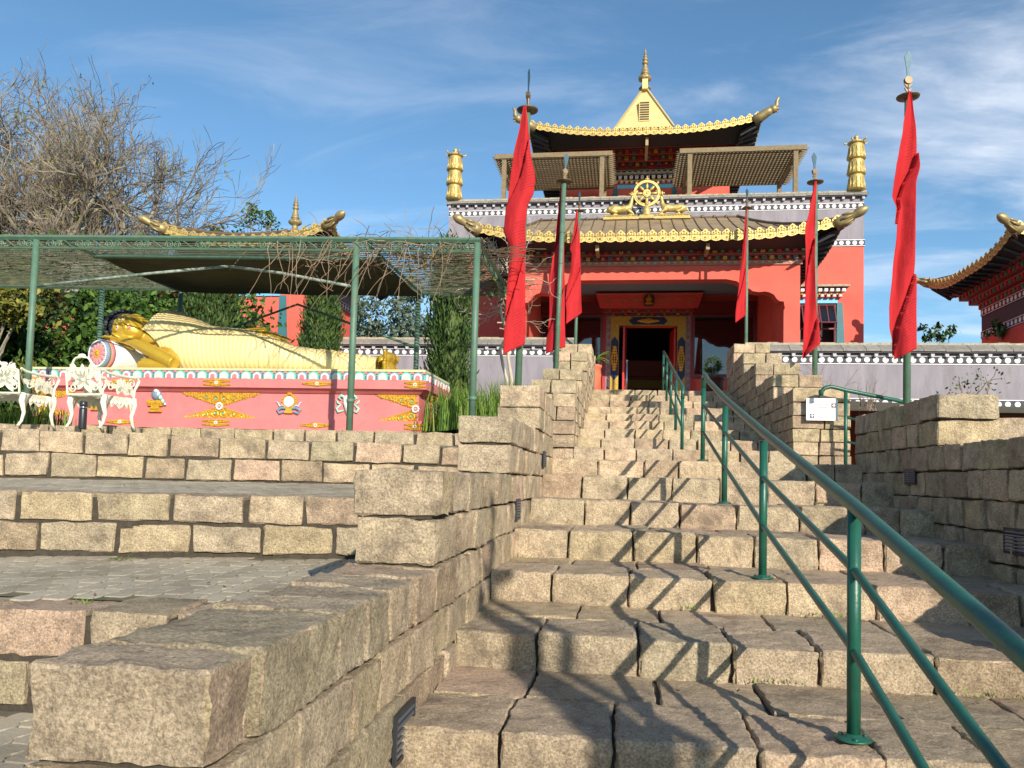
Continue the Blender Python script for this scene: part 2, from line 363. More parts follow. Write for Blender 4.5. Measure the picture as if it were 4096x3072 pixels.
def side_wall(name, label, xa, xb, segs, levels, rnd, inner, stair_z, wythe=1, yend=None, group=None, res0=.05, cuts=None):
    """stepped wall running along y; segs = [(y0, y1, ztop)]; levels = course heights"""
    mb = MB(); co = MB(); ye = segs[-1][1]
    for li in range(len(levels)-1):
        z0, z1 = levels[li], levels[li+1]
        ys = [s for s in segs if s[2] >= z1-.03]
        if not ys: continue
        a, b = ys[0][0], ye
        # leave out what lies buried under the stairs
        cut = splits(a+rnd.uniform(-.012, .02), b, .24, .42, rnd)
        if cuts and (li in cuts): cut = cuts[li]
        first = True
        for i in range(len(cut)-1):
            y0, y1 = cut[i], cut[i+1]
            if z1 < stair_z(y1)-.12 and not first: continue
            g = rnd.uniform(.008, .016) if y0 < 6 else rnd.uniform(.005, .012); dist = max(1.2, y0); res = max(.026, .012*dist) if dist < 4.5 else min(.13, .013*dist)
            h = .014 if y0 < 6 else .010
            if wythe == 2 and first:
                xm = xa+(xb-xa)*rnd.uniform(.4, .6)
                stone(mb, xa+rnd.uniform(0, .01), xm-g, y0+g, y1-g, z0+h*.6, z1-h*.4, rnd, res)
                stone(mb, xm+g, xb-rnd.uniform(0, .01), y0+g, y1-g, z0+h*.6, z1-h*.4, rnd, res)
            else:
                stone(mb, xa+rnd.uniform(-.008, .01), xb-rnd.uniform(-.008, .01), y0+g, y1-g, z0+h*.6, z1-h*.4, rnd, res, amp=.009, r=.006)
            first = False
        co.box(xa+.034, xb-.034, a+.04, b-.02, z0-.001*li, z1-.02-.001*li)
    t = thing(name, label, 'stone wall', ((xa+xb)/2, segs[0][0], levels[0]), group)
    mb.build('stone_blocks', STONE, t, smooth='sharp'); co.build('mortar', MORT, t)
    return t
# ------------------------------------------------------------------ stairs
YS = [-.92,-.04,.84,1.72,2.6,3.48,4.36,5.24,6.12,7.0,7.88,10.2,10.9,11.6,12.3,13.0,13.7,14.4,15.1,15.8]
ZS = [-1.75,-1.52,-1.29,-1.055,-.824,-.675,-.515,-.335,-.160,.035,.206,.410,.575,.748,.92,1.083,1.258,1.44,1.612,1.79]
def stair_z(y):
    z = -1.9
    for a, b in zip(YS, ZS):
        if y >= a: z = b
    return z
def stairs():
    rnd = random.Random(5); mb = MB(); co = MB()
    for k, (y, z) in enumerate(zip(YS, ZS)):
        if k == 0: continue
        zp = ZS[k-1]; y1 = YS[k+1] if k+1 < len(YS) else 17.2
        low = k <= 10
        X0, X1 = (-.735, 2.215) if low else (-.675, 2.04)
        depth = .45 if y1-y > .8 else .42
        dist = max(1.5, y); res = .028 if dist < 4 else (.042 if dist < 7.5 else .075)
        if y < 1.5: res = .08
        xs = splits(X0, X1, .33, .46, rnd)
        for i in range(len(xs)-1):
            g = rnd.uniform(.004, .010); dz = rnd.uniform(-.006, .006); dy = rnd.uniform(-.010, .010)
            stone(mb, xs[i]+g, xs[i+1]-g, y+dy, y+depth-rnd.uniform(.004,.012), zp-.03, z+dz, rnd, res, r=.010, amp=.0095, jit=.006)
        if y1-y > .5 and k != 10:
            xs = splits(X0, X1, .36, .55, rnd)
            for i in range(len(xs)-1):
                g = rnd.uniform(.005, .012)
                stone(mb, xs[i]+g, xs[i+1]-g, y+depth+.006, y1+.06, z-.12, z+rnd.uniform(-.012, .0), rnd, res*1.15, r=.006, amp=.006, jit=.005)
        if k == 10:
            yy = y+depth
            while yy < 10.15:
                y2 = min(yy+.47, 10.26)
                xs = splits(X0, X1, .36, .55, rnd)
                for i in range(len(xs)-1): stone(mb, xs[i]+.008, xs[i+1]-.008, yy+.006, y2-.006, z-.12, z+rnd.uniform(-.012, .0), rnd, .12)
                yy = y2
        if k == len(YS)-1:
            pass
        co.box(X0+.01, X1-.01, y+.035, y1+.08, zp-.2, z-.028)
    # bottom landing in front of the first step
    co.box(-.9, 2.6, -6, -.9, -1.94, -1.76)
    s = struct(MB.build(mb, 'stairs', STEP, smooth='sharp')); struct(co.build('stair_bed', MORT))
    # moss along the joints
    rnd = random.Random(8); mo = MB()
    for (x, y, z, n, sp) in [(1.05,4.31,-.665,40,.10),(.62,3.45,-.815,26,.07),(1.5,3.44,-.815,34,.12),(-.6,4.98,-.50,30,.06),(1.95,3.44,-.815,30,.12),(1.62,6.96,-.155,60,.035),(.35,4.32,-.665,22,.05)]:
        for _ in range(n):
            p = Vector((x+rnd.gauss(0, sp), y+rnd.uniform(-.03, .01), z+rnd.uniform(0, .012)))
            a = rnd.uniform(0, 6.28); l = rnd.uniform(.010, .024); w = .004
            d = Vector((math.cos(a)*.6, math.sin(a)*.6, 1)).normalized()*l; u = Vector((-math.sin(a), math.cos(a), 0))*w
            mo.tri(p-u, p+u, p+d)
    tag(mo.build('moss_tufts', GRASS), 'small green moss and grass tufts growing in the joints of the stone steps', 'moss', kind='stuff')
stairs()
LV = [-1.66,-1.475,-1.288,-1.10,-.914,-.727,-.540,-.353,-.166,.021,.208,.400,.587,.775]
rw = random.Random(21)
wl = side_wall('stone_wall', 'low stepped granite wall left of the lower stairs, its nearest block very large', -1.065, -.72,
    [(1.32,3.03,-.353),(3.03,4.97,.021),(4.97,6.53,.400),(6.53,8.0,.775)], LV, rw, 1, stair_z, res0=.05, cuts={6: [1.32,1.52,1.98,2.20,2.45,2.74,3.03,3.4,3.75,4.05,4.4,4.75,5.1,5.45,5.8,6.15,6.5,6.85,7.2,7.6,8.0], 5: [1.32,1.74,2.10,2.36,2.68,3.0,3.3,3.7,4.0,4.4,4.75,5.1,5.45,5.8,6.15,6.5,6.85,7.2,7.6,8.0]})
side_wall('stone_wall', 'shaded stepped granite wall right of the lower stairs', 2.2, 2.62,
    [(-.6,.9,-.80),(.9,2.6,-.43),(2.6,4.3,-.06),(4.3,6.05,.315),(6.05,8.12,.685)],
    [-1.66,-1.475,-1.288,-1.10,-.95,-.80,-.61,-.43,-.245,-.06,.127,.315,.50,.685], random.Random(33), -1, stair_z, res0=.06)
side_wall('stone_wall', 'stepped granite wall on the left of the upper stairs below the prayer flags', -1.24, -.66,
    [(10.2,11.6,1.28),(11.6,13.1,1.62),(13.1,14.6,2.12),(14.6,16.2,2.50)],
    [.21,.40,.575,.75,.93,1.10,1.28,1.45,1.62,1.79,1.955,2.12,2.31,2.50], random.Random(44), 1, stair_z, wythe=2)
side_wall('stone_wall', 'stepped granite wall on the right of the upper stairs that carries the white direction sign', 2.03, 2.72,
    [(10.2,11.6,1.20),(11.6,13.1,1.56),(13.1,14.6,1.95),(14.6,15.8,2.34),(15.8,16.9,2.72)],
    [.20,.37,.535,.70,.865,1.03,1.20,1.38,1.56,1.755,1.95,2.145,2.34,2.53,2.72], random.Random(55), -1, stair_z, wythe=2)
# ------------------------------------------------------------------ terraces on the left
def Ml(p0, p1):    # frame with local x from p0 to p1, local -y facing the viewer
    d = Vector((p1[0]-p0[0], p1[1]-p0[1], 0)); L_ = d.length; d.normalize(); n = Vector((-d.y, d.x, 0))
    return Matrix(((d.x, n.x, 0, p0[0]), (d.y, n.y, 0, p0[1]), (0, 0, 1, 0), (0, 0, 0, 1))), L_
def front_wall(name, label, p0, p1, zb0, zb1, zt0, zt1, thick, rnd, res, courses=2, lo=.34, hi=.45, group=None, gap=.012):
    M, L_ = Ml(p0, p1); mb = MB(); co = MB()
    for c in range(courses):
        xs = splits(0, L_, lo, hi, rnd)
        for i in range(len(xs)-1):
            xm = (xs[i]+xs[i+1])/2/L_; zb = zb0+(zb1-zb0)*xm; zt = zt0+(zt1-zt0)*xm; h = (zt-zb)/courses
            g = rnd.uniform(gap*.7, gap*1.3)
            stone(mb, xs[i]+g, xs[i+1]-g, rnd.uniform(-.01, .012), thick, zb+h*c+gap*.8, zb+h*(c+1)-gap*.6+rnd.uniform(-.006, .006), rnd, res, r=.006, amp=.009, M=M, jit=.008)
    n = 12
    for i in range(n):
        a, b = L_*i/n, L_*(i+1)/n; xm = (i+.5)/n; zt = zt0+(zt1-zt0)*xm; zb = zb0+(zb1-zb0)*xm
        co.box(a, b, .018, thick+.02, zb-.1, zt-.035, M=M)
    t = thing(name, label, 'stone wall', (p0[0], p0[1], zb0), group)
    mb.build('stone_blocks', STONEF, t, smooth='sharp'); co.build('mortar', MORT, t); return t
front_wall('stone_wall', 'lowest granite retaining wall of the left terraces, just behind the nearest wall block', (-6.2,2.75), (-1.075,3.08), -1.0,-1.0,-.60,-.575, .34, random.Random(3), .05, gap=.016)
front_wall('stone_wall', 'middle granite retaining wall of the left terraces, between the two paved levels', (-9,3.05), (-1.075,4.88), -.55,-.51,-.155,-.148, .36, random.Random(4), .06, gap=.014)
front_wall('stone_wall', 'upper granite retaining wall of the left terraces, in front of the garden chair and pedestal', (-10.5,5.16), (-1.075,7.29), -.13,-.085,.36,.275, .38, random.Random(6), .07, gap=.013)
front_wall('stone_kerb', 'low granite kerb under the rose pedestal of the reclining statue', (-9,8.03), (-1.2,8.03), .31,.30,.462,.452, .25, random.Random(7), .10, courses=1)
# interlocking pavers
def paver_mat():
    m = bpy.data.materials.new('interlocking pavers'); m.use_nodes = True; nt = m.node_tree; N = nt.nodes; L = nt.links
    bs = N['Principled BSDF']; bs.inputs['Roughness'].default_value = .95; bs.inputs['Specular IOR Level'].default_value = .2
    g = N.new('ShaderNodeNewGeometry'); r = N.new('ShaderNodeValToRGB'); L.new(g.outputs['Random Per Island'], r.inputs[0])
    r.color_ramp.elements[0].color = (.36,.305,.225,1); r.color_ramp.elements[1].color = (.46,.40,.305,1)
    tc = N.new('ShaderNodeTexCoord')
    def T(s, d=6):
        t = N.new('ShaderNodeTexNoise'); t.inputs['Scale'].default_value = s; t.inputs['Detail'].default_value = d; t.inputs['Roughness'].default_value = .7; L.new(tc.outputs['Object'], t.inputs[0]); return t.outputs[0]
    mr = N.new('ShaderNodeMapRange'); L.new(T(2.2), mr.inputs[0]); mr.inputs[1].default_value = .35; mr.inputs[2].default_value = .7; mr.inputs[3].default_value = 1.12; mr.inputs[4].default_value = .68
    mr2 = N.new('ShaderNodeMapRange'); L.new(T(70), mr2.inputs[0]); mr2.inputs[1].default_value = .3; mr2.inputs[2].default_value = .7; mr2.inputs[3].default_value = .8; mr2.inputs[4].default_value = 1.2
    mm = N.new('ShaderNodeMath'); mm.operation = 'MULTIPLY'; L.new(mr.outputs[0], mm.inputs[0]); L.new(mr2.outputs[0], mm.inputs[1])
    h = N.new('ShaderNodeHueSaturation'); L.new(r.outputs[0], h.inputs['Color']); L.new(mm.outputs[0], h.inputs['Value']); L.new(h.outputs[0], bs.inputs['Base Color'])
    b = N.new('ShaderNodeBump'); b.inputs['Strength'].default_value = .4; b.inputs['Distance'].default_value = .01; L.new(T(60), b.inputs['Height']); L.new(b.outputs[0], bs.inputs['Normal'])
    return m
PAV = paver_mat()
JOINT = mat('mossy paver joints', (.17,.145,.09), rough=1, bump=.5, bscale=70, var=.3, vscale=10, dark=(.07,.085,.03), dscale=6)
def pavers(name, quadz, x0, x1, y0, y1, inside, rnd):
    """I-shaped concrete pavers laid in rows; quadz(x,y) = height"""
    mb = MB(); w, h = .112, .222
    col = 0; x = x0
    while x < x1:
        y = y0 + (h/4 if col % 2 else 0) + (h/2 if (col//2) % 2 else 0)
        while y < y1:
            cx, cy = x+w/2, y+h/2
            if inside(cx, cy):
                a = w/2; c = h/2-.004; q = rnd.uniform(-.0015, .0015)
                R_ = [(.74,-1),(1.02,-.78),(1.06,-.52),(.98,-.28),(.76,-.10),(.76,.10),(.98,.28),(1.06,.52),(1.02,.78),(.74,1)]
                P = [(a*u_, c*v_) for u_, v_ in R_]+[(-a*u_, c*v_) for u_, v_ in R_[::-1]]
                t1, t2 = rnd.uniform(-.006, .006), rnd.uniform(-.006, .006); i = len(mb.v); n = len(P)
                for s_, dz in ((1.0, -.008), (1.0, -.0022), (.95, 0)):
                    for px, py in P:
                        X, Y = cx+px*s_, cy+py*s_; mb.v.append((X, Y, quadz(X, Y)+dz+q+px*t1+py*t2))
                for l in range(2):
                    for e in range(n):
                        A = i+l*n+e; B = i+l*n+(e+1) % n; mb.f.append((A, B, B+n, A+n)); mb.m.append(0)
                mb.f.append(tuple(i+2*n+e for e in range(n))); mb.m.append(0)
            y += h
        x += w; col += 1
    struct(mb.build(name, PAV, smooth=False))
def lerp(a, b, t): return a+(b-a)*t
y1w = lambda x: lerp(2.75, 3.06, (x+6.2)/5.03)
y2w = lambda x: lerp(3.05, 4.86, (x+9)/7.835)
y3w = lambda x: lerp(5.16, 7.27, (x+10.5)/9.335)
zT2 = lambda x, y: lerp(-.597, -.525, max(0, min(1, (y-3.1)/1.6)))
zT3 = lambda x, y: lerp(-.165, -.10, max(0, min(1, (y-5.0)/1.9)))
zT1 = lambda x, y: -1.0
rp = random.Random(12)
pavers('paving', zT2, -7.5, -1.05, 3.02, 4.95, lambda x, y: y1w(x)+.31 < y < y2w(x)-.0 and x < -1.09, rp)
pavers('paving', zT3, -9.5, -1.05, 3.6, 7.3, lambda x, y: y2w(x)+.33 < y < y3w(x)-.0 and x < -1.09, rp)
pavers('paving', zT1, -4.2, -1.1, 1.2, 3.1, lambda x, y: y < y1w(x)-.02 and x < -1.09, rp)
def sheet(name, m, poly, kind='structure'):
    mb = MB(); i = len(mb.v); mb.v += poly; mb.f.append(tuple(range(len(poly)))); mb.m.append(0)
    o = mb.build(name, m); o['kind'] = kind; return o
def bed(x0, x1, ya, yb, zf, n=16):
    mb = MB(); mb.grid(lambda u, v: (lerp(x0, x1, u), lerp(ya(lerp(x0, x1, u)), yb(lerp(x0, x1, u)), v), zf(0, lerp(ya(lerp(x0, x1, u)), yb(lerp(x0, x1, u)), v))-.0045), n, 12)
    struct(mb.build('terrace_bed', JOINT))
bed(-9, -1.07, lambda x: y1w(x)+.3, lambda x: y2w(x)+.05, zT2)
bed(-10.5, -1.07, lambda x: y2w(x)+.3, lambda x: y3w(x)+.05, zT3)
sheet('terrace_bed', JOINT, [(-14,-8,-1.012),(-1.0,-8,-1.012),(-1.0,3.1,-1.012),(-14,2.8,-1.012)])
GARD = mat('garden lawn soil', (.10,.10,.045), rough=1, bump=.8, bscale=25, var=.35, vscale=5, dark=(.045,.07,.02), dscale=2.5)
sheet('terrace_ground', mat('gravelly terrace ground', (.27,.235,.175), rough=1, bump=.5, bscale=50, var=.25, vscale=9, dark=(.14,.15,.07), dscale=3), [(-14,4.9,.345),(-1.17,7.6,.27),(-1.17,8.0,.30),(-14,8.0,.36)])
sheet('garden_ground', GARD, [(-90,8.2,.452),(-1.2,8.2,.452),(-1.2,10.2,.5),(-1.0,20.6,.60),(-90,20.6,.9)])
sheet('court_ground', mat('court paving', (.30,.26,.22), rough=.95, var=.2, vscale=2), [(-100,20.6,1.74),(-1.25,20.6,1.74),(-1.25,16.2,1.74),(-.66,16.2,1.74),(2.03,16.2,1.74),(2.75,17,1.74),(2.75,19,1.74),(100,19,1.74),(100,90,1.74),(-100,90,1.74)])
sheet('planting_bed', SOIL, [(2.62,4.0,.25),(9,4.0,.25),(9,8.1,.45),(2.62,8.1,.45)])
sheet('planting_bed', SOIL, [(2.6,-6,-1.6),(12,-6,-1.6),(12,4.0,.20),(2.6,4.0,.20)])
sheet('planting_bed', SOIL, [(2.7,10.4,.95),(30,10.4,.95),(30,18.9,1.35),(2.7,18.9,2.0)])
sheet('planting_bed', SOIL, [(-1.24,8.3,.60),(-1.24,16.2,1.6),(-2.6,16.2,1.0),(-2.2,8.7,.47)])
sheet('path', STONE, [(2.2,8.0,.19),(8,8.0,.19),(8,10.4,.19),(2.2,10.4,.19)])
mbg = MB()
for i in range(24):
    for j in range(1):
        a, b = 2*math.pi*i/24, 2*math.pi*(i+1)/24
        mbg.tri((0,0,-1.95), (900*math.cos(a),900*math.sin(a),-1.95), (900*math.cos(b),900*math.sin(b),-1.95))
struct(mbg.build('ground', mat('distant ground', (.10,.12,.055), rough=1, var=.3, vscale=.05)))
front_wall('stone_wall', 'sunlit granite wall running off to the right behind the shaded stair wall', (2.62,6.22), (6.5,6.3), -.3,-.3,.53,.53, .34, random.Random(9), .08, courses=4)
# ------------------------------------------------------------------ handrails
def pipe(name, pts, r, parent, n=12):
    mb = MB(); mb.tube(pts, r, n); return mb.build(name, RAIL, parent, smooth=True)
def post(x, y, z0, z1, r, parent, plate=True):
    mb = MB(); mb.tube([(x, y, z0), (x, y, z1)], r, 14)
    for h in (.545, .285): mb.tube([(x, y-.014, z0+h), (x, y+.014, z0+h)], .0185, 12)
    o = mb.build('post', RAIL, parent, smooth=True)
    if plate:
        p = MB(); p.lathe([(.055,0),(.058,.004),(.054,.008),(r+.006,.010),(r+.001,.02)], (x, y, z0), 18)
        for k in range(3): p.lathe([(.008,0),(.008,.006),(.004,.009)], (x+.043*math.cos(k*2.1+.4), y+.043*math.sin(k*2.1+.4), z0+.006), 6)
        q = p.build('base_plate', RAIL, parent, smooth=True)
    return o
def rail_lower():
    X = .745
    t = thing('handrail', 'long green handrail down the lower stairs, running out of the bottom right corner', 'handrail', (X, 8, .2))
    P = [(1.0,-1.285),(2.76,-.815),(4.51,-.508),(6.25,-.155),(8.02,.215)]
    P = [(-.75,-1.73)]+P
    for y, z in P: post(X, y, z, z+.745, .0215, t)
    top = [(X, y, z+.80) for y, z in P]; top[1] = (X, 1.0, -.445); top[2] = (X, 2.76, -.062); top[3] = (X, 4.51, .283)
    f = P[-1]
    pts = [(X, top[0][1]-.5, top[0][2]-.12)]+top[:-1]+[(X, f[0]-.42, f[1]+.745),(X, f[0]-.16, f[1]+.825),(X, f[0]-.05, f[1]+.835),(X, f[0]+.0, f[1]+.80),(X, f[0]+.0, f[1]+.72)]
    pipe('top_rail', pts, .0235, t, 16)
    for h in (.545, .285):
        pipe('middle_rail', [(X, P[0][0]-.5, P[0][1]+h-.1)]+[(X, y, z+h) for y, z in P], .0145, t)
rail_lower()
def rail_upper():
    X = .70
    t = thing('handrail', 'green steel handrail in the middle of the upper stairs leading to the temple door', 'handrail', (X, 10.3, .4))
    P = [(10.32,.40),(11.7,.74),(13.1,1.075),(14.5,1.43),(15.95,1.78)]
    for y, z in P: post(X, y, z, z+(.79 if y > 10.4 else .70), .0215, t, False)
    top = [(X, y, z+.80) for y, z in P]
    pipe('top_rail', [(X,P[0][0],P[0][1]+.66),(X,P[0][0],P[0][1]+.76),(X,P[0][0]+.05,P[0][1]+.82),(X,P[0][0]+.25,P[0][1]+.87)]+top[1:], .025, t, 14)
    for h in (.545, .285): pipe('middle_rail', [(X, y, z+h) for y, z in P], .0145, t)
rail_upper()
def rail_side():
    t = thing('handrail', 'green handrail on the side path, curved end beside the white sign', 'handrail', (2.6, 9.7, .2))
    a = Vector((2.605, 10.02, .21)); post(a.x, a.y, a.z, a.z+.93, .0215, t, False)
    d = Vector((1, .12, -.17)); b = a+d*2.6; post(b.x, b.y, b.z, b.z+.93, .0215, t, False)
    T0 = a+Vector((0,0,.93))
    pipe('top_rail', [T0+Vector((-.29,-.03,-.06)), T0+Vector((-.285,-.03,.0)), T0+Vector((-.25,-.03,.04)), T0+Vector((-.18,-.02,.06)), T0+Vector((-.1,-.01,.045)), T0+Vector((0,0,.02)), T0+d*2.8], .025, t)
    for h in (.62, .33): pipe('middle_rail', [a+Vector((0,0,h)), a+Vector((0,0,h))+d*2.8], .0145, t)
rail_side()
# ------------------------------------------------------------------ louvred step lights set in the walls
LOUV = mat('dark louvre metal', (.045,.05,.06), rough=.45, metal=.5)
def louvre(label, x, y0, y1, z0, z1, s):     # s = direction the grille faces in x
    t = thing('wall_light', label, 'step light', (x, (y0+y1)/2, z0), 'louvred step lights in the stair walls')
    f = MB(); e = .015
    xa, xb = sorted((x+s*.0, x+s*.012))
    f.box(xa, xb, y0, y1, z0, z0+e); f.box(xa, xb, y0, y1, z1-e, z1); f.box(xa, xb, y0, y0+e, z0+e, z1-e); f.box(xa, xb, y1-e, y1, z0+e, z1-e)
    f.build('frame', LOUV, t)
    m = MB(); xa, xb = sorted((x-s*.02, x+s*.002)); m.box(xa, xb, y0+e, y1-e, z0+e, z1-e, 0)
    for k in range(6):
        zc = z0+e+(z1-z0-2*e)*(k+.5)/6
        m.tube([(x+s*.006, y0+e, zc), (x+s*.006, y1-e, zc)], .0075, 6, 1)
    m.build('louvre', [BLK, mat('gray louvre slat', (.16,.18,.21), rough=.4, metal=.6)], t)
louvre('dark louvred step light in the left stair wall, the one nearest the viewer', -.716, 2.50, 2.73, -.93, -.765, 1)
louvre('small dark louvred step light in the left stair wall, second one up the stairs', -.716, 5.22, 5.40, -.28, -.14, 1)
louvre('small dark louvred step light in the left stair wall, the farthest near its upper end', -.716, 6.90, 7.08, .10, .24, 1)
louvre('dark louvred step light in the shaded right stair wall, the farther one', 2.205, 6.49, 6.72, .03, .155, -1)
louvre('nearer louvred step light in the shaded right stair wall, at the right edge', 2.205, 4.72, 5.05, -.36, -.21, -1)
# ------------------------------------------------------------------ direction sign
def text_mesh(body, size, loc, m, parent, name='lettering', align='LEFT'):
    cu = bpy.data.curves.new(name, 'FONT'); cu.body = body; cu.size = size; cu.extrude = .0006; cu.align_x = align
    o = bpy.data.objects.new(name, cu); S.collection.objects.link(o); o.rotation_euler = (math.pi/2, 0, 0); o.location = loc
    dg = bpy.context.evaluated_depsgraph_get(); me = bpy.data.meshes.new_from_object(o.evaluated_get(dg))
    mw = Matrix.Translation(loc) @ Matrix.Rotation(math.pi/2, 4, 'X')
    off = WLOC.get(parent.name, (0,0,0)); me.transform(Matrix.Translation(-Vector(off)) @ mw)
    me.materials.clear(); me.materials.append(m)
    bpy.data.objects.remove(o); bpy.data.curves.remove(cu)
    q = bpy.data.objects.new(name, me); S.collection.objects.link(q); q.parent = parent; return q
def sign():
    t = thing('direction_sign', 'white board sign with arrows hung on the granite wall beside the stairs', 'sign', (2.36, 10.15, .93))
    b = MB(); b.box(2.175, 2.545, 10.135, 10.15, .80, 1.072); o = b.build('board', mat('white sign board', (.86,.83,.84), rough=.4), t)
    INK = mat('faded sign ink', (.46,.42,.45), rough=.6); INKD = mat('dark sign ink', (.12,.10,.12), rough=.6)
    y = 10.131
    for s_, zz in (('SALA MANDALA', 1.018), ('REFEITÓRIO', .982), ('BANHEIROS', .946)): text_mesh(s_, .030, (2.455, y, zz), INK, t, align='RIGHT')
    text_mesh('ENTRADA', .030, (2.305, y, .868), INK, t); text_mesh('PRINCIPAL', .030, (2.305, y, .832), INK, t)
    WS = MATS['white sign board']
    def arrow(cx, cz, rot, name):
        m = MB(); h = .026
        m.box(cx-h, cx+h, y-.001, y+.003, cz-h, cz+h, 0)
        P = [(-.005,-.019),(.005,-.019),(.005,.002),(.013,-.006),(.019,0),(0,.020),(-.019,0),(-.013,-.006),(-.005,.002)]
        c, s_ = math.cos(rot), math.sin(rot)
        m.prism([(cx+a*c-b_*s_, cz+a*s_+b_*c) for a, b_ in P], y-.004, y-.001, 1)
        m.build(name, [INKD, WS], t)
    arrow(2.243, .855, 0, 'arrow_panel'); arrow(2.495, .985, -math.pi/2, 'arrow_panel')
    for x, z in ((2.183,1.063),(2.537,1.063),(2.183,.808),(2.537,.808)):
        s = MB(); s.ball((x, 10.134, z), .004, 8); s.build('screw', INKD, t)
sign()
# ------------------------------------------------------------------ temple
RD = random.Random(1)
def dots_band(name, x0, x1, yf, z0, z1, parent, sp=.198, r=None, axis='x'):
    """charcoal strip with white lines and a row of white discs; front at y = yf (or x = yf)"""
    mb = MB(); r = r or (z1-z0)*.33
    if axis == 'x': M = None
    elif axis == '-x': M = Matrix.Translation((yf, 0, 0)) @ Matrix(((0,1,0,0),(-1,0,0,0),(0,0,1,0),(0,0,0,1)))     # local x -> -y , local y -> +x (faces -x)
    else: M = Matrix.Translation((yf, 0, 0)) @ Matrix(((0,-1,0,0),(1,0,0,0),(0,0,1,0),(0,0,0,1)))                   # faces +x
    Y = yf if axis == 'x' else 0
    if axis == '-x': x0, x1 = -x1, -x0
    mb.box(x0, x1, Y-.012, Y+.02, z0, z1, 0, M)
    e = (z1-z0)*.09
    mb.box(x0, x1, Y-.016, Y+.01, z0, z0+e, 1, M); mb.box(x0, x1, Y-.016, Y+.01, z1-e, z1, 1, M)
    n = int((x1-x0)/sp)
    for k in range(n):
        mb.disc(x0+(x1-x0)*(k+.5)/n+RD.uniform(-.004,.004), (z0+z1)/2+RD.uniform(-.003,.003), r*RD.uniform(.92,1.03), Y-.017, Y-.005, 1, 12, M)
    return mb.build(name, [CHAR, WHT], parent)
def coping(name, x0, x1, yf, yb, z0, z1, parent, rnd, tile=.42, over=.14, dsp=.30):
    """tiled sloping coping with small brackets below"""
    c = MB(); x = x0
    while x < x1-.01:
        w = min(x1-x, tile*rnd.uniform(.7, 1.25)); g = .006; sl = rnd.uniform(-.006, .006)
        i = len(c.v)
        c.v += [(x+g,yf-over,z0+sl),(x+w-g,yf-over,z0+sl),(x+w-g,yb,z1),(x+g,yb,z1),(x+g,yf-over,z0+.045+sl),(x+w-g,yf-over,z0+.045+sl),(x+w-g,yb,z1+.045),(x+g,yb,z1+.045)]
        for q in ((3,2,1,0),(4,5,6,7),(0,1,5,4),(1,2,6,5),(2,3,7,6),(3,0,4,7)): c.f.append(tuple(i+k for k in q)); c.m.append(0)
        x += w
    o = c.build(name, COPE, parent)
    t = MB(); n = int((x1-x0)/.25)
    for k in range(n):
        a, b = x0+(x1-x0)*k/n, x0+(x1-x0)*(k+1)/n; t.box(a, b, yb-.03, yb+.12, z1+.02, z1+.07+rnd.uniform(0, .018))
    t.build('coping_ridge', COPET, parent)
    d = MB(); d.box(x0+.05, x1-.05, yf-over+.03, yf+.01, z0-.035, z0-.004, 1)
    n = int((x1-x0)/dsp)
    for k in range(n):
        a = x0+(x1-x0)*(k+.5)/n; d.frust((a, yf-.045), .032, .055, .042, .055, z0-.115, z0-.036, 0)
    d.build('bracket_row', [LGRAY, CHAR], parent)
    return o
def bracket_cornice(name, x0, x1, yf, z0, z1, rows, parent, step=.12, cell=.19, seed=1, side=True, dim=True):
    """Tibetan cornice: stepped rows of small coloured blocks under the eave, front face and both ends"""
    mats = [REDD, GREENP, TEAL, mat('maroon cell', (.25,.03,.04)), OCHRE, mat('brick line', (.45,.16,.10))]
    mb = MB(); h = (z1-z0)/rows; rnd = random.Random(seed)
    for r in range(rows):
        o = step*(r+1); a, b = z0+h*r, z0+h*(r+1); yb = yf+.35
        xa, xb = (x0-o, x1+o) if side else (x0, x1)
        mb.box(xa, xb, yf-o, yb, a+h*.62, b-.004*r-.003, 3); mb.box(xa-.012, xb+.012, yf-o-.012, yb, b-h*.16, b-.002-.001*r, 5)
        mb.box(xa+step*.7, xb-step*.7, yf-o+step*.7, yb, a-.002, a+h*.62, 0)
        n = int((xb-xa)/cell)
        for k in range(n):
            xc = xa+(xb-xa)*(k+.5)/n; mm = (1, 0, 2, 0, 1, 4)[(k+r) % 6] if dim else 0
            mb.box(xc-cell*.26, xc+cell*.26, yf-o-.004, yf-o+step*.8, a+h*.04, a+h*.60, mm)
            mb.box(xc-cell*.13, xc+cell*.13, yf-o-.010, yf-o, a+h*.18, a+h*.46, (4 if (k % 2) else 3))
        if side:
            m2 = int(.35+o/cell)
    return mb.build(name, mats, parent)
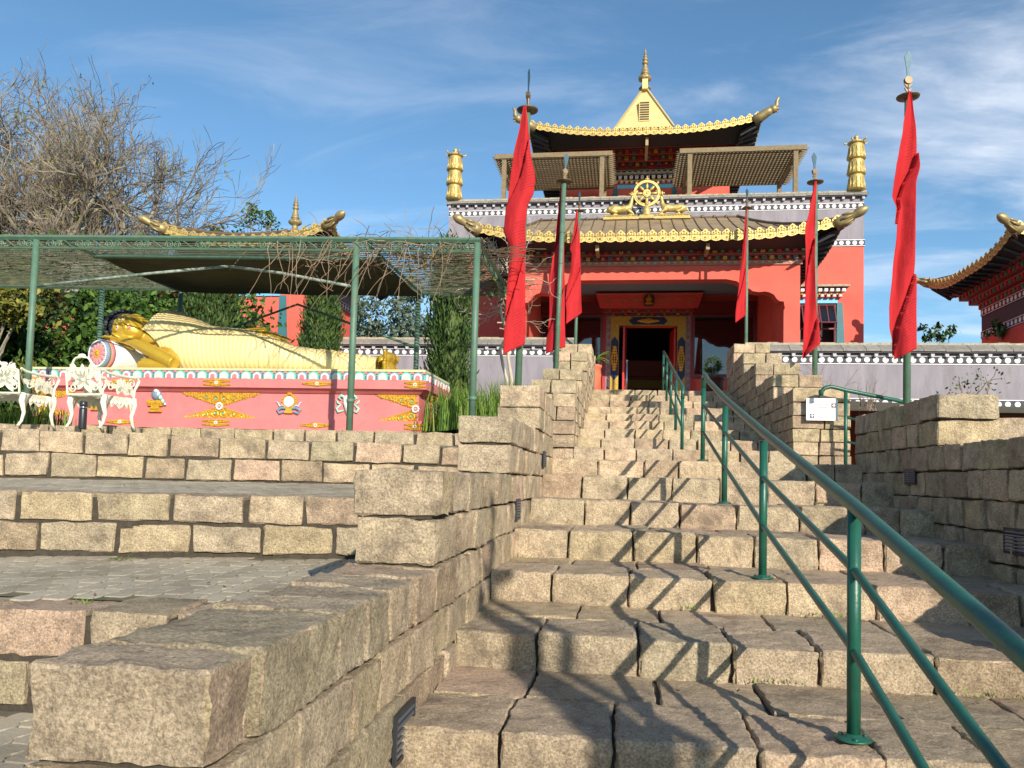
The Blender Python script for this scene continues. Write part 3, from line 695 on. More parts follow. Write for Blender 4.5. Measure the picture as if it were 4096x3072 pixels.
def gold_band(mb, fn, n, h, m=0, up=1.0):
    """embossed eave band: fn(t)->(point, normal) bottom centre line; tiles with a drop pattern below and flame crests above"""
    for k in range(n):
        (p, nn), (q, _) = fn(k/n), fn((k+1)/n); p = Vector(p); q = Vector(q); nn = Vector(nn)
        d = (q-p); U = Vector((0, 0, 1)); w = d.length; d = d/w
        def P(a, b, o): return p+d*(a*w)+U*(b*h)+nn*o
        # backing plate
        mb.quad(P(0, .12, 0), P(1, .12, 0), P(1, .62, 0), P(0, .62, 0), m); mb.quad(P(0, .62, 0), P(1, .62, 0), P(1, .62, -.05), P(0, .62, -.05), m)
        # drop tile (rounded bottom)
        pts = [(.06,.55),(.06,.12),(.22,.03),(.5,-.02),(.78,.03),(.94,.12),(.94,.55)]
        i = len(mb.v)
        mb.v += [tuple(P(a, b, .018)) for a, b in pts]+[tuple(P(a, b, -.005)) for a, b in pts]; L_ = len(pts)
        mb.f.append(tuple(i+e for e in range(L_))); mb.m.append(m)
        for e in range(L_): mb.f.append((i+(e+1) % L_, i+e, i+e+L_, i+(e+1) % L_+L_)); mb.m.append(m)
        mb.tube([P(a, b, .02) for a, b in ((.2,.5),(.24,.2),(.5,.1),(.76,.2),(.8,.5))], .008, 4, m, cap=False)
        mb.ball(P(.5, .32, .022), (w*.14, w*.14, h*.09), 6, m)
        mb.tube([P(0, .58, .018), P(1, .58, .018)], .012, 5, m, cap=False)
        # crest
        pts = [(.10,.62),(.05,.72),(.12,.84),(.25,.88),(.34,1.02),(.5,1.10),(.66,1.02),(.75,.88),(.88,.84),(.95,.72),(.90,.62)]
        i = len(mb.v); mb.v += [tuple(P(a, b, .010)) for a, b in pts]+[tuple(P(a, b, -.012)) for a, b in pts]; L_ = len(pts)
        mb.f.append(tuple(i+e for e in range(L_))); mb.m.append(m); mb.f.append(tuple(i+2*L_-1-e for e in range(L_))); mb.m.append(m)
        for e in range(L_): mb.f.append((i+(e+1) % L_, i+e, i+e+L_, i+(e+1) % L_+L_)); mb.m.append(m)
        for a, b, s in ((.25,.74,.09),(.75,.74,.09),(.5,.9,.11),(.5,.7,.07)):
            mb.ball(P(a, b, .012), (w*s, w*s, h*s*.9), 6, m)
def horn(p, d, s, parent, m=GOLDD):
    s = s*.66
    """upturned bulb horn at a roof corner; d = horizontal outward direction"""
    d = Vector(d).normalized(); p = Vector(p); U = Vector((0,0,1)); mb = MB()
    pts = [p-d*.25*s-U*.12*s, p+U*0, p+d*.22*s+U*.07*s, p+d*.40*s+U*.14*s, p+d*.54*s+U*.22*s, p+d*.68*s+U*.29*s, p+d*.82*s+U*.34*s, p+d*.92*s+U*.38*s]
    mb.tube(pts, [.24*s,.22*s,.16*s,.125*s,.175*s,.185*s,.125*s,.02*s], 14)
    for k in range(6):
        a = k*math.pi/3; sd = d.cross(U)
        o = sd*math.cos(a)*.20*s+U*math.sin(a)*.20*s
        mb.tube([pts[1]+o*1.1, pts[2]+o*1.0, pts[3]+o*.75], [.05*s,.05*s,.02*s], 6)
    return mb.build('roof_horn', m, parent, smooth=True)
def dragon(p, d, s, parent):
    s = s*.64
    d = Vector(d).normalized(); p = Vector(p); U = Vector((0,0,1)); sd = d.cross(U); mb = MB()
    mb.tube([p-d*.35*s-U*.15*s, p, p+d*.3*s+U*.16*s, p+d*.5*s+U*.22*s], [.23*s,.23*s,.20*s,.17*s], 10)
    hd = p+d*.55*s+U*.25*s; mb.ball(hd, .20*s, 10)
    mb.tube([hd, hd+d*.16*s+U*.02*s, hd+d*.24*s-U*.06*s], [.10*s,.07*s,.045*s], 8)     # jaw
    mb.tube([hd+U*.05*s, hd+d*.16*s+U*.16*s, hd+d*.15*s+U*.34*s, hd+d*.22*s+U*.48*s, hd+d*.30*s+U*.50*s], [.13*s,.11*s,.085*s,.07*s,.02*s], 8)   # upturned trunk
    for k in range(5): mb.tube([p+d*(.1*k)*s+U*(.12+.04*k)*s, p+d*(.1*k-.10)*s+U*(.24+.05*k)*s], [.075*s,.01*s], 6)
    for sg in (-1, 1): mb.tube([hd+sd*.08*s*sg, hd-d*.12*s+sd*.12*s*sg+U*.14*s], [.035*s,.006*s], 6)
    mb.ball(hd+d*.17*s-U*.15*s, .05*s, 8)
    return mb.build('dragon_head', GOLDD, parent, smooth=True)
def pinnacle(c, h, w, parent, name='pinnacle'):
    """stacked vase finial"""
    P = [(.30,0),(.48,.02),(.5,.035),(.42,.06),(.30,.09),(.24,.14),(.22,.18),(.30,.20),(.46,.235),(.5,.27),(.47,.31),(.34,.34),(.24,.36),(.34,.375),(.36,.39),(.30,.41),(.27,.47),(.20,.54),(.15,.60),(.22,.61),(.27,.635),(.24,.66),(.12,.68),(.20,.70),(.24,.72),(.19,.745),(.10,.76),(.16,.775),(.18,.79),(.13,.81),(.07,.825),(.12,.84),(.13,.855),(.08,.875),(.05,.89),(.08,.905),(.085,.92),(.05,.94),(.03,.97),(.006,1.0)]
    mb = MB(); n = 24; base = len(mb.v)
    prof = [(r*w, z*h) for r, z in P]
    for (r, z) in prof:
        for j in range(n):
            a = 2*math.pi*j/n; fl = 1+(.13*abs(math.sin(a*4)) if .20*h < z < .33*h else 0); mb.v.append((c[0]+r*fl*math.cos(a), c[1]+r*fl*math.sin(a), c[2]+z))
    for k in range(len(prof)-1):
        for j in range(n):
            a = base+k*n+j; b = base+k*n+(j+1) % n; mb.f.append((a, b, b+n, a+n)); mb.m.append(0)
    return mb.build(name, GOLDD, parent, smooth=True)
def pagoda_roof(parent, xL, xR, yF, yB, z_e, rise, band_h, top, seams=.35, tile=.235, corner='horn', hs=1.0, sides='LRF', curve=1.6, ribs=True, under=.55, back=False):
    """curved golden-banded hip roof. top = (xl, xr, y, z) ridge line; z_e = bottom of the band at mid span"""
    def up(t, Ln): # rise of the eave toward the corners; t distance from nearer corner
        q = max(0, 1-t/curve); return rise*q*q
    gb = MB()
    wF = xR-xL; nF = int(round(wF/tile))
    gold_band(gb, lambda t: ((xL+wF*t, yF, z_e+up(min(t, 1-t)*wF, wF)), (0,-1,0)), nF, band_h)
    dS = yB-yF; nS = int(round(dS/tile))
    def sideup(t): return up(min(t*dS, (dS*(1-t) if back else 99)), dS)
    gold_band(gb, lambda t: ((xL, yF+dS*(1-t), z_e+sideup(1-t)), (-1,0,0)), nS, band_h)
    gold_band(gb, lambda t: ((xR, yF+dS*t, z_e+sideup(t)), (1,0,0)), nS, band_h)
    gb.build('gold_eave_band', GOLD, parent, smooth=False)
    # roof surface
    rf = MB(); zb = band_h*.62; tx0, tx1, ty, tz = top
    def surf(u, v, A, B, C, D, ue):   # A-B eave, D-C ridge
        e = Vector(A).lerp(Vector(B), u); r = Vector(D).lerp(Vector(C), u); p = e.lerp(r, v)
        p.z += ue(u)*(1-v)**2 - .10*math.sin(math.pi*v)*(tz-z_e)*.5
        return p
    zE = z_e+zb
    F = lambda u, v: surf(u, v, (xL,yF,zE),(xR,yF,zE),(tx1,ty,tz),(tx0,ty,tz), lambda q: up(min(q, 1-q)*wF, wF))
    Lf = lambda u, v: surf(u, v, (xL,yB,zE),(xL,yF,zE),(tx0,ty,tz),(tx0,max(ty, yB) if not back else ty+.01,tz), lambda q: sideup(1-q))
    Rf = lambda u, v: surf(u, v, (xR,yF,zE),(xR,yB,zE),(tx1,max(ty, yB) if not back else ty+.01,tz),(tx1,ty,tz), lambda q: sideup(q))
    rf.grid(F, 24, 6); rf.grid(Lf, 12, 6); rf.grid(Rf, 12, 6)
    if back: rf.grid(lambda u, v: surf(u, v, (xR,yB,zE),(xL,yB,zE),(tx0,ty,tz),(tx1,ty,tz), lambda q: up(min(q,1-q)*wF, wF)), 24, 6)
    # soffit
    o = under
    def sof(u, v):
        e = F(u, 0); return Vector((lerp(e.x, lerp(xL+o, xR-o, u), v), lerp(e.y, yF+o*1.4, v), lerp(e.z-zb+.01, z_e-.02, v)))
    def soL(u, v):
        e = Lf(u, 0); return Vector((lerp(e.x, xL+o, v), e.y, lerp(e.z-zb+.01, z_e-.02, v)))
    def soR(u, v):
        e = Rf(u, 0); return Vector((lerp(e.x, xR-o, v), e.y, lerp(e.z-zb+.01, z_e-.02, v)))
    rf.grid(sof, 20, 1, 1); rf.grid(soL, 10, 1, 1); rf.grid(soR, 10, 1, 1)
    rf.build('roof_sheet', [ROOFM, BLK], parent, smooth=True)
    for fn, w in ((soL, dS), (soR, dS)):
        n = max(2, int(w/.35))
        for k in range(n):
            bt = MB(); a, b = fn((k+.5)/n, .05), fn((k+.5)/n, .98); bt.tube([a+Vector((0,0,-.03)), b+Vector((0,0,-.03))], .035, 4)
            bt.build('soffit_batten', SOFF, parent)
    if ribs:
        sm = MB()
        x = xL+.2
        while x < xR-.1:
            pp_ = []
            for v_ in range(13):
                v = v_/12; a_ = lerp(xL, tx0, v); b_ = lerp(wF, tx1-tx0, v); u = (x-a_)/b_
                if -.001 <= u <= 1.001: pp_.append(F(u, v)+Vector((0, 0, .014)))
            if len(pp_) > 1: sm.tube(pp_, .016, 5)
            x += seams
        for fn, w, n in ((Lf, dS, int(dS/seams*.6)), (Rf, dS, int(dS/seams*.6))):
            for k in range(n+1):
                u = k/n
                sm.tube([fn(u, v/6)+Vector((0,0,.012)) for v in range(7)], .014, 5)
        for xx, fn in ((0, F), (1, F)): sm.tube([fn(xx, v/6)+Vector((0,0,.03)) for v in range(7)], .045, 6)
        nr = int((tx1-tx0)/seams)
        for k in range(nr+1): sm.ball((tx0+(tx1-tx0)*k/nr, ty-.02, tz+.03), .06, 6)
        sm.tube([(tx0, ty, tz+.02), (tx1, ty, tz+.02)], .035, 6)
        sm.build('standing_seams', mat('dark seam metal', (.17,.115,.07), rough=.5, metal=.3), parent, smooth=True)
    zc = z_e+rise+band_h*.4
    for cx, sx in ((xL, -1), (xR, 1)):
        if corner == 'horn': horn((cx, yF, zc), (sx, -.55, 0), hs, parent, GOLDD)
        else: dragon((cx, yF, zc), (sx, -.35, 0), hs, parent)
        if back and corner == 'horn': horn((cx, yB, zc), (sx, .55, 0), hs, parent)
    # hip rafter under each corner
    for cx, sx in ((xL, -1), (xR, 1)):
        hr = MB(); hr.tube([(cx+sx*.02, yF-.02, z_e+rise-.02), (cx-sx*.5, yF+.6, z_e+rise*.3-.05), (cx-sx*o, yF+o*1.4, z_e-.08)], .055, 6)
        hr.build('hip_rafter', mat('dark brown rafter', (.08,.045,.03), rough=.7), parent)
def tib_window(parent, x0, x1, yf, z0, z1, cornice_h=.5, cell=.17, opened=True):
    """dark opening with plum frames, trapezoid teal jambs, blue lintel and white block cornice"""
    j = .17
    for sx, xx in ((-1, x0), (1, x1)):
        jm = MB()
        P = [(xx, z1+.02), (xx+sx*j, z1+.02), (xx+sx*(j+.12), z0-.05), (xx, z0-.05)]
        jm.prism(P if sx > 0 else P[::-1], yf-.03, yf+.10)
        jm.build('teal_jamb', TEAL, parent)
    l = MB(); l.box(x0-.02, x1+.02, yf-.045, yf+.05, z1, z1+.15); l.build('blue_lintel', SKYB, parent)
    c = MB(); zz = z1+.155; w0, w1 = x0-.10, x1+.10
    c.box(w0, w1, yf-.07, yf+.05, zz, zz+.20, 0)
    for r, (o, a, b, cm) in enumerate(((.10, .01, .10, 2), (.22, .16, .25, 1))):
        n = int((w1-w0+o)/cell)
        for k in range(n):
            xc = w0-o*.6+(w1-w0+o*1.2)*(k+.5)/n
            c.box(xc-cell*.30, xc+cell*.30, yf-o-.10, yf-.05, zz+a, zz+b, cm)
            c.box(xc-cell*.16, xc+cell*.16, yf-o-.106, yf-o-.10, zz+a+.025, zz+b-.025, 1 if cm == 2 else 6)
        c.box(w0-o*.6, w1+o*.6, yf-o-.05, yf+.03, zz+b, zz+b+.035, 3 if r == 0 else 4)
    c.box(w0-.2, w1+.2, yf-.40, yf+.05, zz+.30, zz+.36, 5)
    c.build('window_cornice', [REDD, WHT, PINKP, YELP, NAVY, COPET, mat('mauve paint', (.5,.35,.42))], parent)
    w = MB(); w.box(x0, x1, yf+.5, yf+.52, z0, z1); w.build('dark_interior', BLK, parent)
    f = MB(); e = .045
    f.box(x0, x1, yf+.02, yf+.08, z1-e, z1); f.box(x0, x0+e, yf+.02, yf+.08, z0, z1-e); f.box(x1-e, x1, yf+.02, yf+.08, z0, z1-e)
    zm = z1-(z1-z0)*.36
    f.box(x0+e, x1-e, yf+.02, yf+.08, zm-e, zm)
    o = f.build('window_frame', WINF, parent)
    # top hung sash swung outwards
    sash = MB(); mm = Matrix.Translation((0, yf+.02, z1-e)) @ Matrix.Rotation(math.radians(-28), 4, 'X') @ Matrix.Translation((0, 0, 0))
    h = (z1-zm)-e*1.2; n = max(1, int((x1-x0)/.55))
    for k in range(n):
        a = x0+e+(x1-x0-2*e)*k/n+.01; b = x0+e+(x1-x0-2*e)*(k+1)/n-.01; md = (a+b)/2
        for q in ((a,a+.035,-h,0),(b-.035,b,-h,0),(a+.035,b-.035,-.035,0),(a+.035,b-.035,-h,-h+.035),(md-.015,md+.015,-h+.035,-.035)):
            sash.box(q[0], q[1], -.02, .02, q[2], q[3], 0, mm)
        sash.box(a+.03, b-.03, -.004, .004, -h+.03, -.03, 1, mm)
    if opened: sash.build('open_sash', [WINF, GLASS], parent)
    cs = MB()
    ng = max(2, int((x1-x0)/.45))
    for k in range(1, ng): xx = x0+(x1-x0)*k/ng; cs.box(xx-.025, xx+.025, yf+.03, yf+.07, z0, zm-e)
    cs.build('mullion', WINF, parent)
def make_temple():
    rnd = random.Random(77)
    T = thing('temple', 'large red temple with curved gold edged roofs and a dark open doorway', 'temple', (.6, 26, 1.74))
    x0, x1, Y = -6.11, 7.29, 26.0; G = 1.74
    # main front wall in strips round the openings
    w = MB(); t = .35
    def wl(a, b, c, d, m=0): w.box(a, b, Y, Y+t, c, d, m)
    D0, D1, DZ = -.30, 1.56, 5.04; W0, W1, WZ0, WZ1 = 5.35, 6.48, 3.6, 5.76
    wl(x0, D0, G, 7.58); wl(D0, D1, DZ, 7.58); wl(D1, W0, G, 7.58); wl(W0, W1, G, WZ0); wl(W0, W1, WZ1, 7.58); wl(W1, x1, G, 7.58)
    w.box(x0, x0+t, Y+t, 36, G, 7.58); w.box(x1-t, x1, Y+t, 36, G, 7.58); w.box(x0+t, x1-t, 35.6, 36, G, 7.58)
    w.build('wall', REDW, T)
    g = MB(); g.box(x0, x1, Y, 36, 7.79, 9.19); g.build('gray_upper_wall', GRAYW, T)
    sl_ = MB(); sl_.box(x0-.015, x1+.015, Y-.015, 36, 7.575, 7.795); sl_.build('band_course', CHAR, T)
    dots_band('dotted_band', x0-.02, x1+.02, Y-.02, 7.58, 7.79, T, .198)
    dots_band('dotted_band', x0, x1, Y, 8.78, 8.98, T, .198)
    dots_band('dotted_band', Y-.02, 36, x1+.012, 7.58, 7.79, T, .198, axis='+x'); dots_band('dotted_band', Y, 36, x1, 8.78, 8.98, T, .198, axis='+x')
    coping('parapet_coping', x0-.12, x1+.12, Y, Y+.15, 9.19, 9.34, T, rnd, .40, .16, .30)
    p = MB(); p.box(x0+.02, x1-.02, Y+.12, 35.9, 9.193, 9.30); p.build('flat_roof', COPET, T)
    for xx, yy in ():
        pass
    # right hand window
    tib_window(T, W0, W1, Y, WZ0, WZ1)
    cas = MB()
    m1 = Matrix.Translation((W1, Y+.02, 0)) @ Matrix.Rotation(math.radians(70), 4, 'Z') @ Matrix.Translation((-.5, 0, 0))
    for q in ((0,.04,3.6,4.93),(.46,.5,3.6,4.93),(.04,.46,4.89,4.93),(.04,.46,3.6,3.64),(.04,.46,4.2,4.23)): cas.box(q[0], q[1], -.02, .02, q[2], q[3], 0, m1)
    cas.box(.03, .47, -.004, .004, 3.62, 4.9, 1, m1); cas.build('open_casement', [WINF, GLASS], T)
    # ---- doorway
    dr = MB()
    def fr(m_, xa, xb, z0, z1, d): dr.box(xa, xb, Y-d, Y+.02, z0, z1, m_)
    for s in (-1, 1):
        c = (D0+D1)/2; hw = (D1-D0)/2
        def X(a, b): return (c+s*a, c+s*b) if s > 0 else (c+s*b, c+s*a)
        a, b = X(hw, hw+.27); fr(0, a, b, G, DZ+.30, .10)              # ochre jamb
        a, b = X(hw+.27, hw+.42); fr(1, a, b, G, DZ+.33, .06)          # patterned strip
        a, b = X(hw+.42, hw+.52); fr(2, a, b, G, DZ+.33, .08)
    fr(0, D0, D1, DZ, DZ+.30, .10); fr(1, D0-.27, D1+.27, DZ+.30, DZ+.34, .06)
    dr.build('door_surround', [OCHRE, mat('patterned door strip', (.30,.25,.30), rough=.6, var=.5, vscale=26), REDD], T)
    c = (D0+D1)/2; hw = (D1-D0)/2; nv = MB(); gl = MB()
    for s in (-1, 1):
        xc = c+s*(hw+.135)
        nv.prism([(xc-.12,3.0),(xc+.12,3.0),(xc+.12,4.2),(xc,4.36),(xc-.12,4.2)] if 0 else [(xc-.12,3.40),(xc,3.24),(xc+.12,3.40),(xc+.12,4.52),(xc,4.68),(xc-.12,4.52)], Y-.112, Y-.10)
        for dz in (-.36, -.27, -.18, -.09, 0, .09, .18, .27, .36):
            for sx_ in (-1, 1): gl.ball((xc+sx_*(.085-.17*abs(dz)), Y-.118, 3.96+dz), (.045, .018, .05), 7)
            gl.ball((xc, Y-.12, 3.96+dz), (.03, .018, .06), 7)
        z = G+.05
        for k in range(18):
            z += rnd.uniform(.1, .24)
            if 3.2 < z < 4.7 or z > 5.2: continue
            gl.ball((xc+rnd.uniform(-.07, .07), Y-.104, z), (.03, .008, .02), 6)
    nv.prism([(c-.62,5.19),(c-.5,5.07),(c+.5,5.07),(c+.62,5.19),(c+.5,5.31),(c-.5,5.31)], Y-.112, Y-.10)
    for k in range(-4, 5): gl.ball((c+k*.075, Y-.118, 5.19), (.06, .02, .10-.016*abs(k)), 8)
    nv.build('navy_panel', NAVY, T); gl.build('gilded_leaf', RELG, T, smooth=True)
    zz = MB()
    for s in (-1, 1):
        xc = c+s*(hw+.345)
        k = 0; z = G+.1
        while z < DZ+.2:
            zz.tube([(xc-.05, Y-.066, z), (xc+.05, Y-.066, z+.06), (xc-.05, Y-.066, z+.12)], .010, 4, k % 2, cap=False); z += .12; k += 1
    x = D0-.25; k = 0
    while x < D1+.2: zz.tube([(x, Y-.066, DZ+.305), (x+.06, Y-.066, DZ+.335), (x+.12, Y-.066, DZ+.305)], .010, 4, k % 2, cap=False); x += .12; k += 1
    zz.build('zigzag_trim', [mat('pale zigzag', (.45,.42,.45)), REDD], T)
    # coloured cornice over the door and the red signboard
    bracket_cornice('door_cornice', D0-.45, D1+.45, Y, DZ+.34, DZ+.54, 2, T, step=.08, cell=.2, seed=4)
    sb = MB(); i = len(sb.v)
    z0_, z1_ = 5.58, 5.99; 
    sb.v += [(-.93,Y-.25,z0_),(2.19,Y-.25,z0_),(2.32,Y-.62,z1_),(-1.06,Y-.62,z1_),(-.93,Y-.1,z0_),(2.19,Y-.1,z0_),(2.32,Y-.1,z1_),(-1.06,Y-.1,z1_)]
    for q in ((0,1,2,3),(3,2,6,7),(4,7,6,5),(0,4,5,1),(1,5,6,2),(0,3,7,4)): sb.f.append(tuple(i+k for k in q)); sb.m.append(0)
    board = sb.build('red_signboard', mat('crimson board', (.55,.035,.03), rough=.5, var=.1, vscale=5), T)
    ln = MB(); pl = lambda u, v, o=.012: Vector((lerp(lerp(-.93, 2.19, u), lerp(-1.06, 2.32, u), v), lerp(Y-.25, Y-.62, v)-o, lerp(z0_, z1_, v)))
    N_ = 60
    ln.tube([pl(k/N_, .95-.05*abs(math.sin(k/N_*math.pi*7))) for k in range(N_+1)], .012, 4, cap=False)
    for cx_ in (.10,.24,.33,.40,.60,.68,.78,.90):      # outlined clouds
        for rr, ox, oy in ((.022,0,0),(.016,-.03,-.03),(.016,.03,-.03),(.012,0,-.16),(.02,.0,-.3)):
            ln.tube([pl(cx_+ox+rr*math.cos(a*.63), .58+oy+rr*5.5*math.sin(a*.63)*.55) for a in range(11)], .006, 4, cap=False)
    ln.build('gold_outline', mat('thin gold line', (.62,.30,.12)), board)
    nic = MB(); m = Matrix.Identity(4)
    cx = .63; nic.prism([(cx-.15,5.60),(cx+.15,5.60),(cx+.18,5.82),(cx+.12,5.93),(cx,6.01),(cx-.12,5.93),(cx-.18,5.82)], Y-.60, Y-.40, 0)
    nic.lathe([(.12,0),(.13,.03),(.10,.05),(.07,.08),(.09,.10),(.10,.16),(.09,.21),(.055,.23),(.05,.27),(.03,.30),(.005,.33)], (cx, Y-.62, 5.62), 12, 1)
    nic.build('niche_figure', [mat('dark niche', (.06,.06,.04)), RELG], board)
    # red door leaves, opened inwards at an angle
    for s, xx in ((1, D0+.06), (-1, D1-.06)):
        dl = MB(); mm = Matrix.Translation((xx, Y+.1, 0)) @ Matrix.Rotation(math.radians(62 if s > 0 else 97), 4, 'Z')
        if s > 0: mm = Matrix.Translation((xx+.10, Y-.30, 0)) @ Matrix.Rotation(math.radians(86), 4, 'Z')
        dl.box(0, .85, -.03, .03, G+.02, 4.98, 0, mm); d_ = dl.build('door_leaf', mat('glossy red door', (.62,.05,.05), rough=.35), T)
        hd = MB(); hd.tube([mm @ Vector(q) for q in ((.05,-.04,3.0),(.05,-.09,3.0),(.05,-.09,3.25),(.05,-.04,3.25))], .012, 8); hd.build('door_handle', GOLD, d_)
    # hall behind the door
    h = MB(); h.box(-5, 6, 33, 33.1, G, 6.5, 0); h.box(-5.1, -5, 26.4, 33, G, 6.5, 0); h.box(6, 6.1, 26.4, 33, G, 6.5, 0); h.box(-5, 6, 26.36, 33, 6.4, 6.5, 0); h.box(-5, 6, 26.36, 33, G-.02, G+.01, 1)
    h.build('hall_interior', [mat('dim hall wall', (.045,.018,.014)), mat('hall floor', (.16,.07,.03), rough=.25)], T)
    al = MB(); c = .64
    al.box(c-1.6, c+1.6, 31.2, 32.2, G, G+.75, 0); al.box(c-1.7, c+1.7, 31.1, 32.3, G+.75, G+.83, 1); al.box(c-.85, c+.85, 31.4, 32, G+.83, G+2.35, 2); al.box(c-.62, c+.62, 31.37, 31.41, G+1.0, G+1.85, 3)
    al.box(c-.70, c+.70, 31.36, 31.4, G+1.9, G+2.2, 4); al.frust((c, 31.6), .9, .4, 1.25, .7, G+2.35, G+2.9, 1)
    for k in range(-7, 8): al.box(c+k*.2-.07, c+k*.2+.07, 31.16, 31.2, G+.1, G+.6, 5)
    al.ball((c, 31.2, G+1.12), (.25,.1,.07), 10, 6)
    al.build('altar', [mat('altar ochre', (.45,.28,.06)), mat('altar rose', (.35,.09,.09)), mat('altar red', (.30,.05,.05)), BLK, mat('altar fringe', (.40,.22,.02)), OCHRE, WHT], T)
    # ---- porch
    PY = 21.5; px0, px1 = -3.27, 4.44; pb = 5.43
    pp = MB()
    arch = [(2.55,pb),(2.83,5.37),(3.02,5.20),(3.15,5.17),(3.24,5.10),(3.40,5.075),(3.55,5.09),(3.66,5.07),(3.78,5.00),(3.86,4.88),(3.93,4.83),(4.03,4.82),(4.05,4.70),(4.06,4.64),(4.03,4.58),(4.03,G)]
    cxp = (px0+px1)/2
    R = [(px1,G),(px1,6.0),(cxp,6.0),(cxp,pb)]+arch
    pp.prism(R[::-1], PY, PY+.40)
    Lp = [(2*cxp-a, b) for a, b in R]
    pp.prism(Lp, PY, PY+.40)
    pp.box(px1-.40, px1-.002, PY+.40, Y-.002, G, 6.5); pp.box(px0+.002, px0+.40, PY+.40, Y-.002, G, 6.5)
    pp.build('porch_wall', REDW, T)
    ce = MB(); ce.box(px0+.4, px1-.4, PY+.36, Y-.002, 6.06, 6.12); 
    ce.build('porch_ceiling', CEIL, T)
    fl = MB(); fl.box(px0-.3, px1+.3, 19.6, Y-.001, 1.60, 1.80); fl.build('porch_floor', COPET, T)
    for xx in (-.88, 1.80):
        pd = MB(); pd.lathe([(.01,-.32),(.07,-.24),(.13,-.16),(.17,-.08),(.24,-.02),(.26,.02)], (xx, PY+1.5, 6.05), 10); pd.build('hanging_boss', mat('dark maroon boss', (.12,.02,.02)), T, smooth=True)
    mold = MB(); n = 44
    mold.box(px0-.05, px1+.05, PY-.05, PY, 5.80, 5.92, 0)
    for k in range(n):
        a = px0+(px1-px0)*(k+.5)/n; mold.prism([(a-.07,5.90),(a,5.83),(a+.07,5.90)], PY-.065, PY-.05, 1)
    mold.build('triangle_molding', [mat('dusty rose molding', (.42,.16,.12)), mat('tan triangle', (.50,.34,.22))], T)
    bracket_cornice('porch_cornice', px0, px1, PY, 5.92, 6.16+.22, 3, T, step=.16, cell=.2, seed=2)
    # mural windows beside the door
    mural = mat('mural behind glass', (.12,.15,.15), rough=.5, isl_cols=[(.05,.07,.05),(.20,.24,.22),(.10,.13,.14),(.25,.10,.05),(.30,.33,.34)], var=.3, vscale=3)
    for a, b in ((2.06, 3.98), (-2.85, -.86)):
        mu = MB(); mu.box(a, b, Y-.05, Y-.01, 3.42, 5.35)
        r2 = random.Random(int(a*100))
        for _ in range(90):
            mu.ball((r2.uniform(a+.15, b-.15), Y-.055, r2.uniform(3.55, 5.2)), (r2.uniform(.05,.2), .01, r2.uniform(.04,.15)), 7)
        mu.build('mural', mural, T)
        gp = MB(); gp.box(a+.04, b-.04, Y-.10, Y-.09, 3.47, 5.31); gp.build('window_pane', mat('reflective pane', (.02,.022,.025), rough=.02, trans=.35, spec=1.0, coat=1), T)
        f = MB(); f.box(a-.03, b+.03, Y-.12, Y-.05, 3.36, 3.46); f.box(a-.03, b+.03, Y-.12, Y-.05, 5.31, 5.40); f.box(a-.05, a+.05, Y-.12, Y-.05, 3.46, 5.31); f.box(b-.05, b+.05, Y-.12, Y-.05, 3.46, 5.31)
        f.build('pane_frame', WINF, T)
        ap = MB(); ap.box(a+.12, b, Y-.08, Y-.002, G, 3.30); ap.build('apron_panel', REDW, T)
        vl = MB(); vl.box(a, b, Y-.25, Y-.2, 5.41, 5.78); vl.build('valance', mat('dark red valance', (.16,.015,.02)), T)
    pagoda_roof(T, -4.10, 5.22, 20.4, 25.95, 6.14, .33, .285, (-2.85, 3.32, 25.2, 8.32), seams=.345, tile=.27, hs=1.0, under=.62, curve=2.6)
    for xx in (-.85, 1.98): 
        b = MB(); b.box(xx-.045, xx+.045, 20.6, 21.3, 5.98, 6.16); b.build('eave_beam', mat('gold beam end', (.38,.27,.14)), T)
    # ---- upper storey
    u0, u1, UY = -2.75, 3.75, 30.9
    us = MB(); us.box(u0, u1, UY, 35.5, 9.1, 11.9); us.build('upper_wall', REDW, T)
    tib_window(T, -.52, 1.58, UY, 9.6, 11.42, cell=.2, opened=False)
    cur = MB()
    for xx in (-.35, 1.0): 
        for k in range(8): cur.tube([(xx+k*.045, UY+.2, 9.7), (xx+k*.045, UY+.2, 11.2)], .026, 6)
    cur.build('curtain', mat('cream curtain', (.75,.70,.55)), T)
    ub = MB(); ub.box(u0-.02, u1+.02, UY-.06, UY, 11.86, 11.93, 1); ub.box(u0-.05, u1+.05, UY-.10, UY, 12.16, 12.22, 2); ub.build('upper_molding', [CHAR, LGRAY, REDD], T)
    dots_band('dotted_band', u0, u1, UY-.04, 11.95, 12.15, T, .22)
    bracket_cornice('upper_cornice', u0, u1, UY-.1, 12.22, 12.98, 4, T, step=.19, cell=.27, seed=9)
    pagoda_roof(T, -3.72, 4.45, 28.0, 35, 12.29, .40, .30, (-.2, 1.3, 31.6, 14.05), tile=.27, corner='dragon', hs=1.15, under=.7, curve=3.2, ribs=False)
    pb2 = MB(); pb2.box(.48, .58, 28.2, 29.6, 12.0, 12.3); pb2.build('eave_beam', MATS['gold beam end'], T)
    ly = MB(); cx = .47
    # steep pyramid cap with a louvre
    i = len(ly.v); hb, zb_, zt_ = 1.12, 13.9, 15.72; yc = 32.1
    ly.v += [(cx-hb,yc-hb,zb_),(cx+hb,yc-hb,zb_),(cx+hb,yc+hb,zb_),(cx-hb,yc+hb,zb_),(cx,yc-.75,zt_),(cx,yc+.75,zt_)]
    for q in ((0,1,4),(1,2,5,4),(2,3,5),(3,0,4,5)): ly.f.append(tuple(i+k for k in q)); ly.m.append(0)
    cap = ly.build('gable_cap', CREAMG, T)
    tr = MB()
    for s in (-1, 1): tr.tube([(cx+s*(hb+.03), yc-hb-.03, zb_), (cx, yc-.78, zt_+.03)], .045, 6)
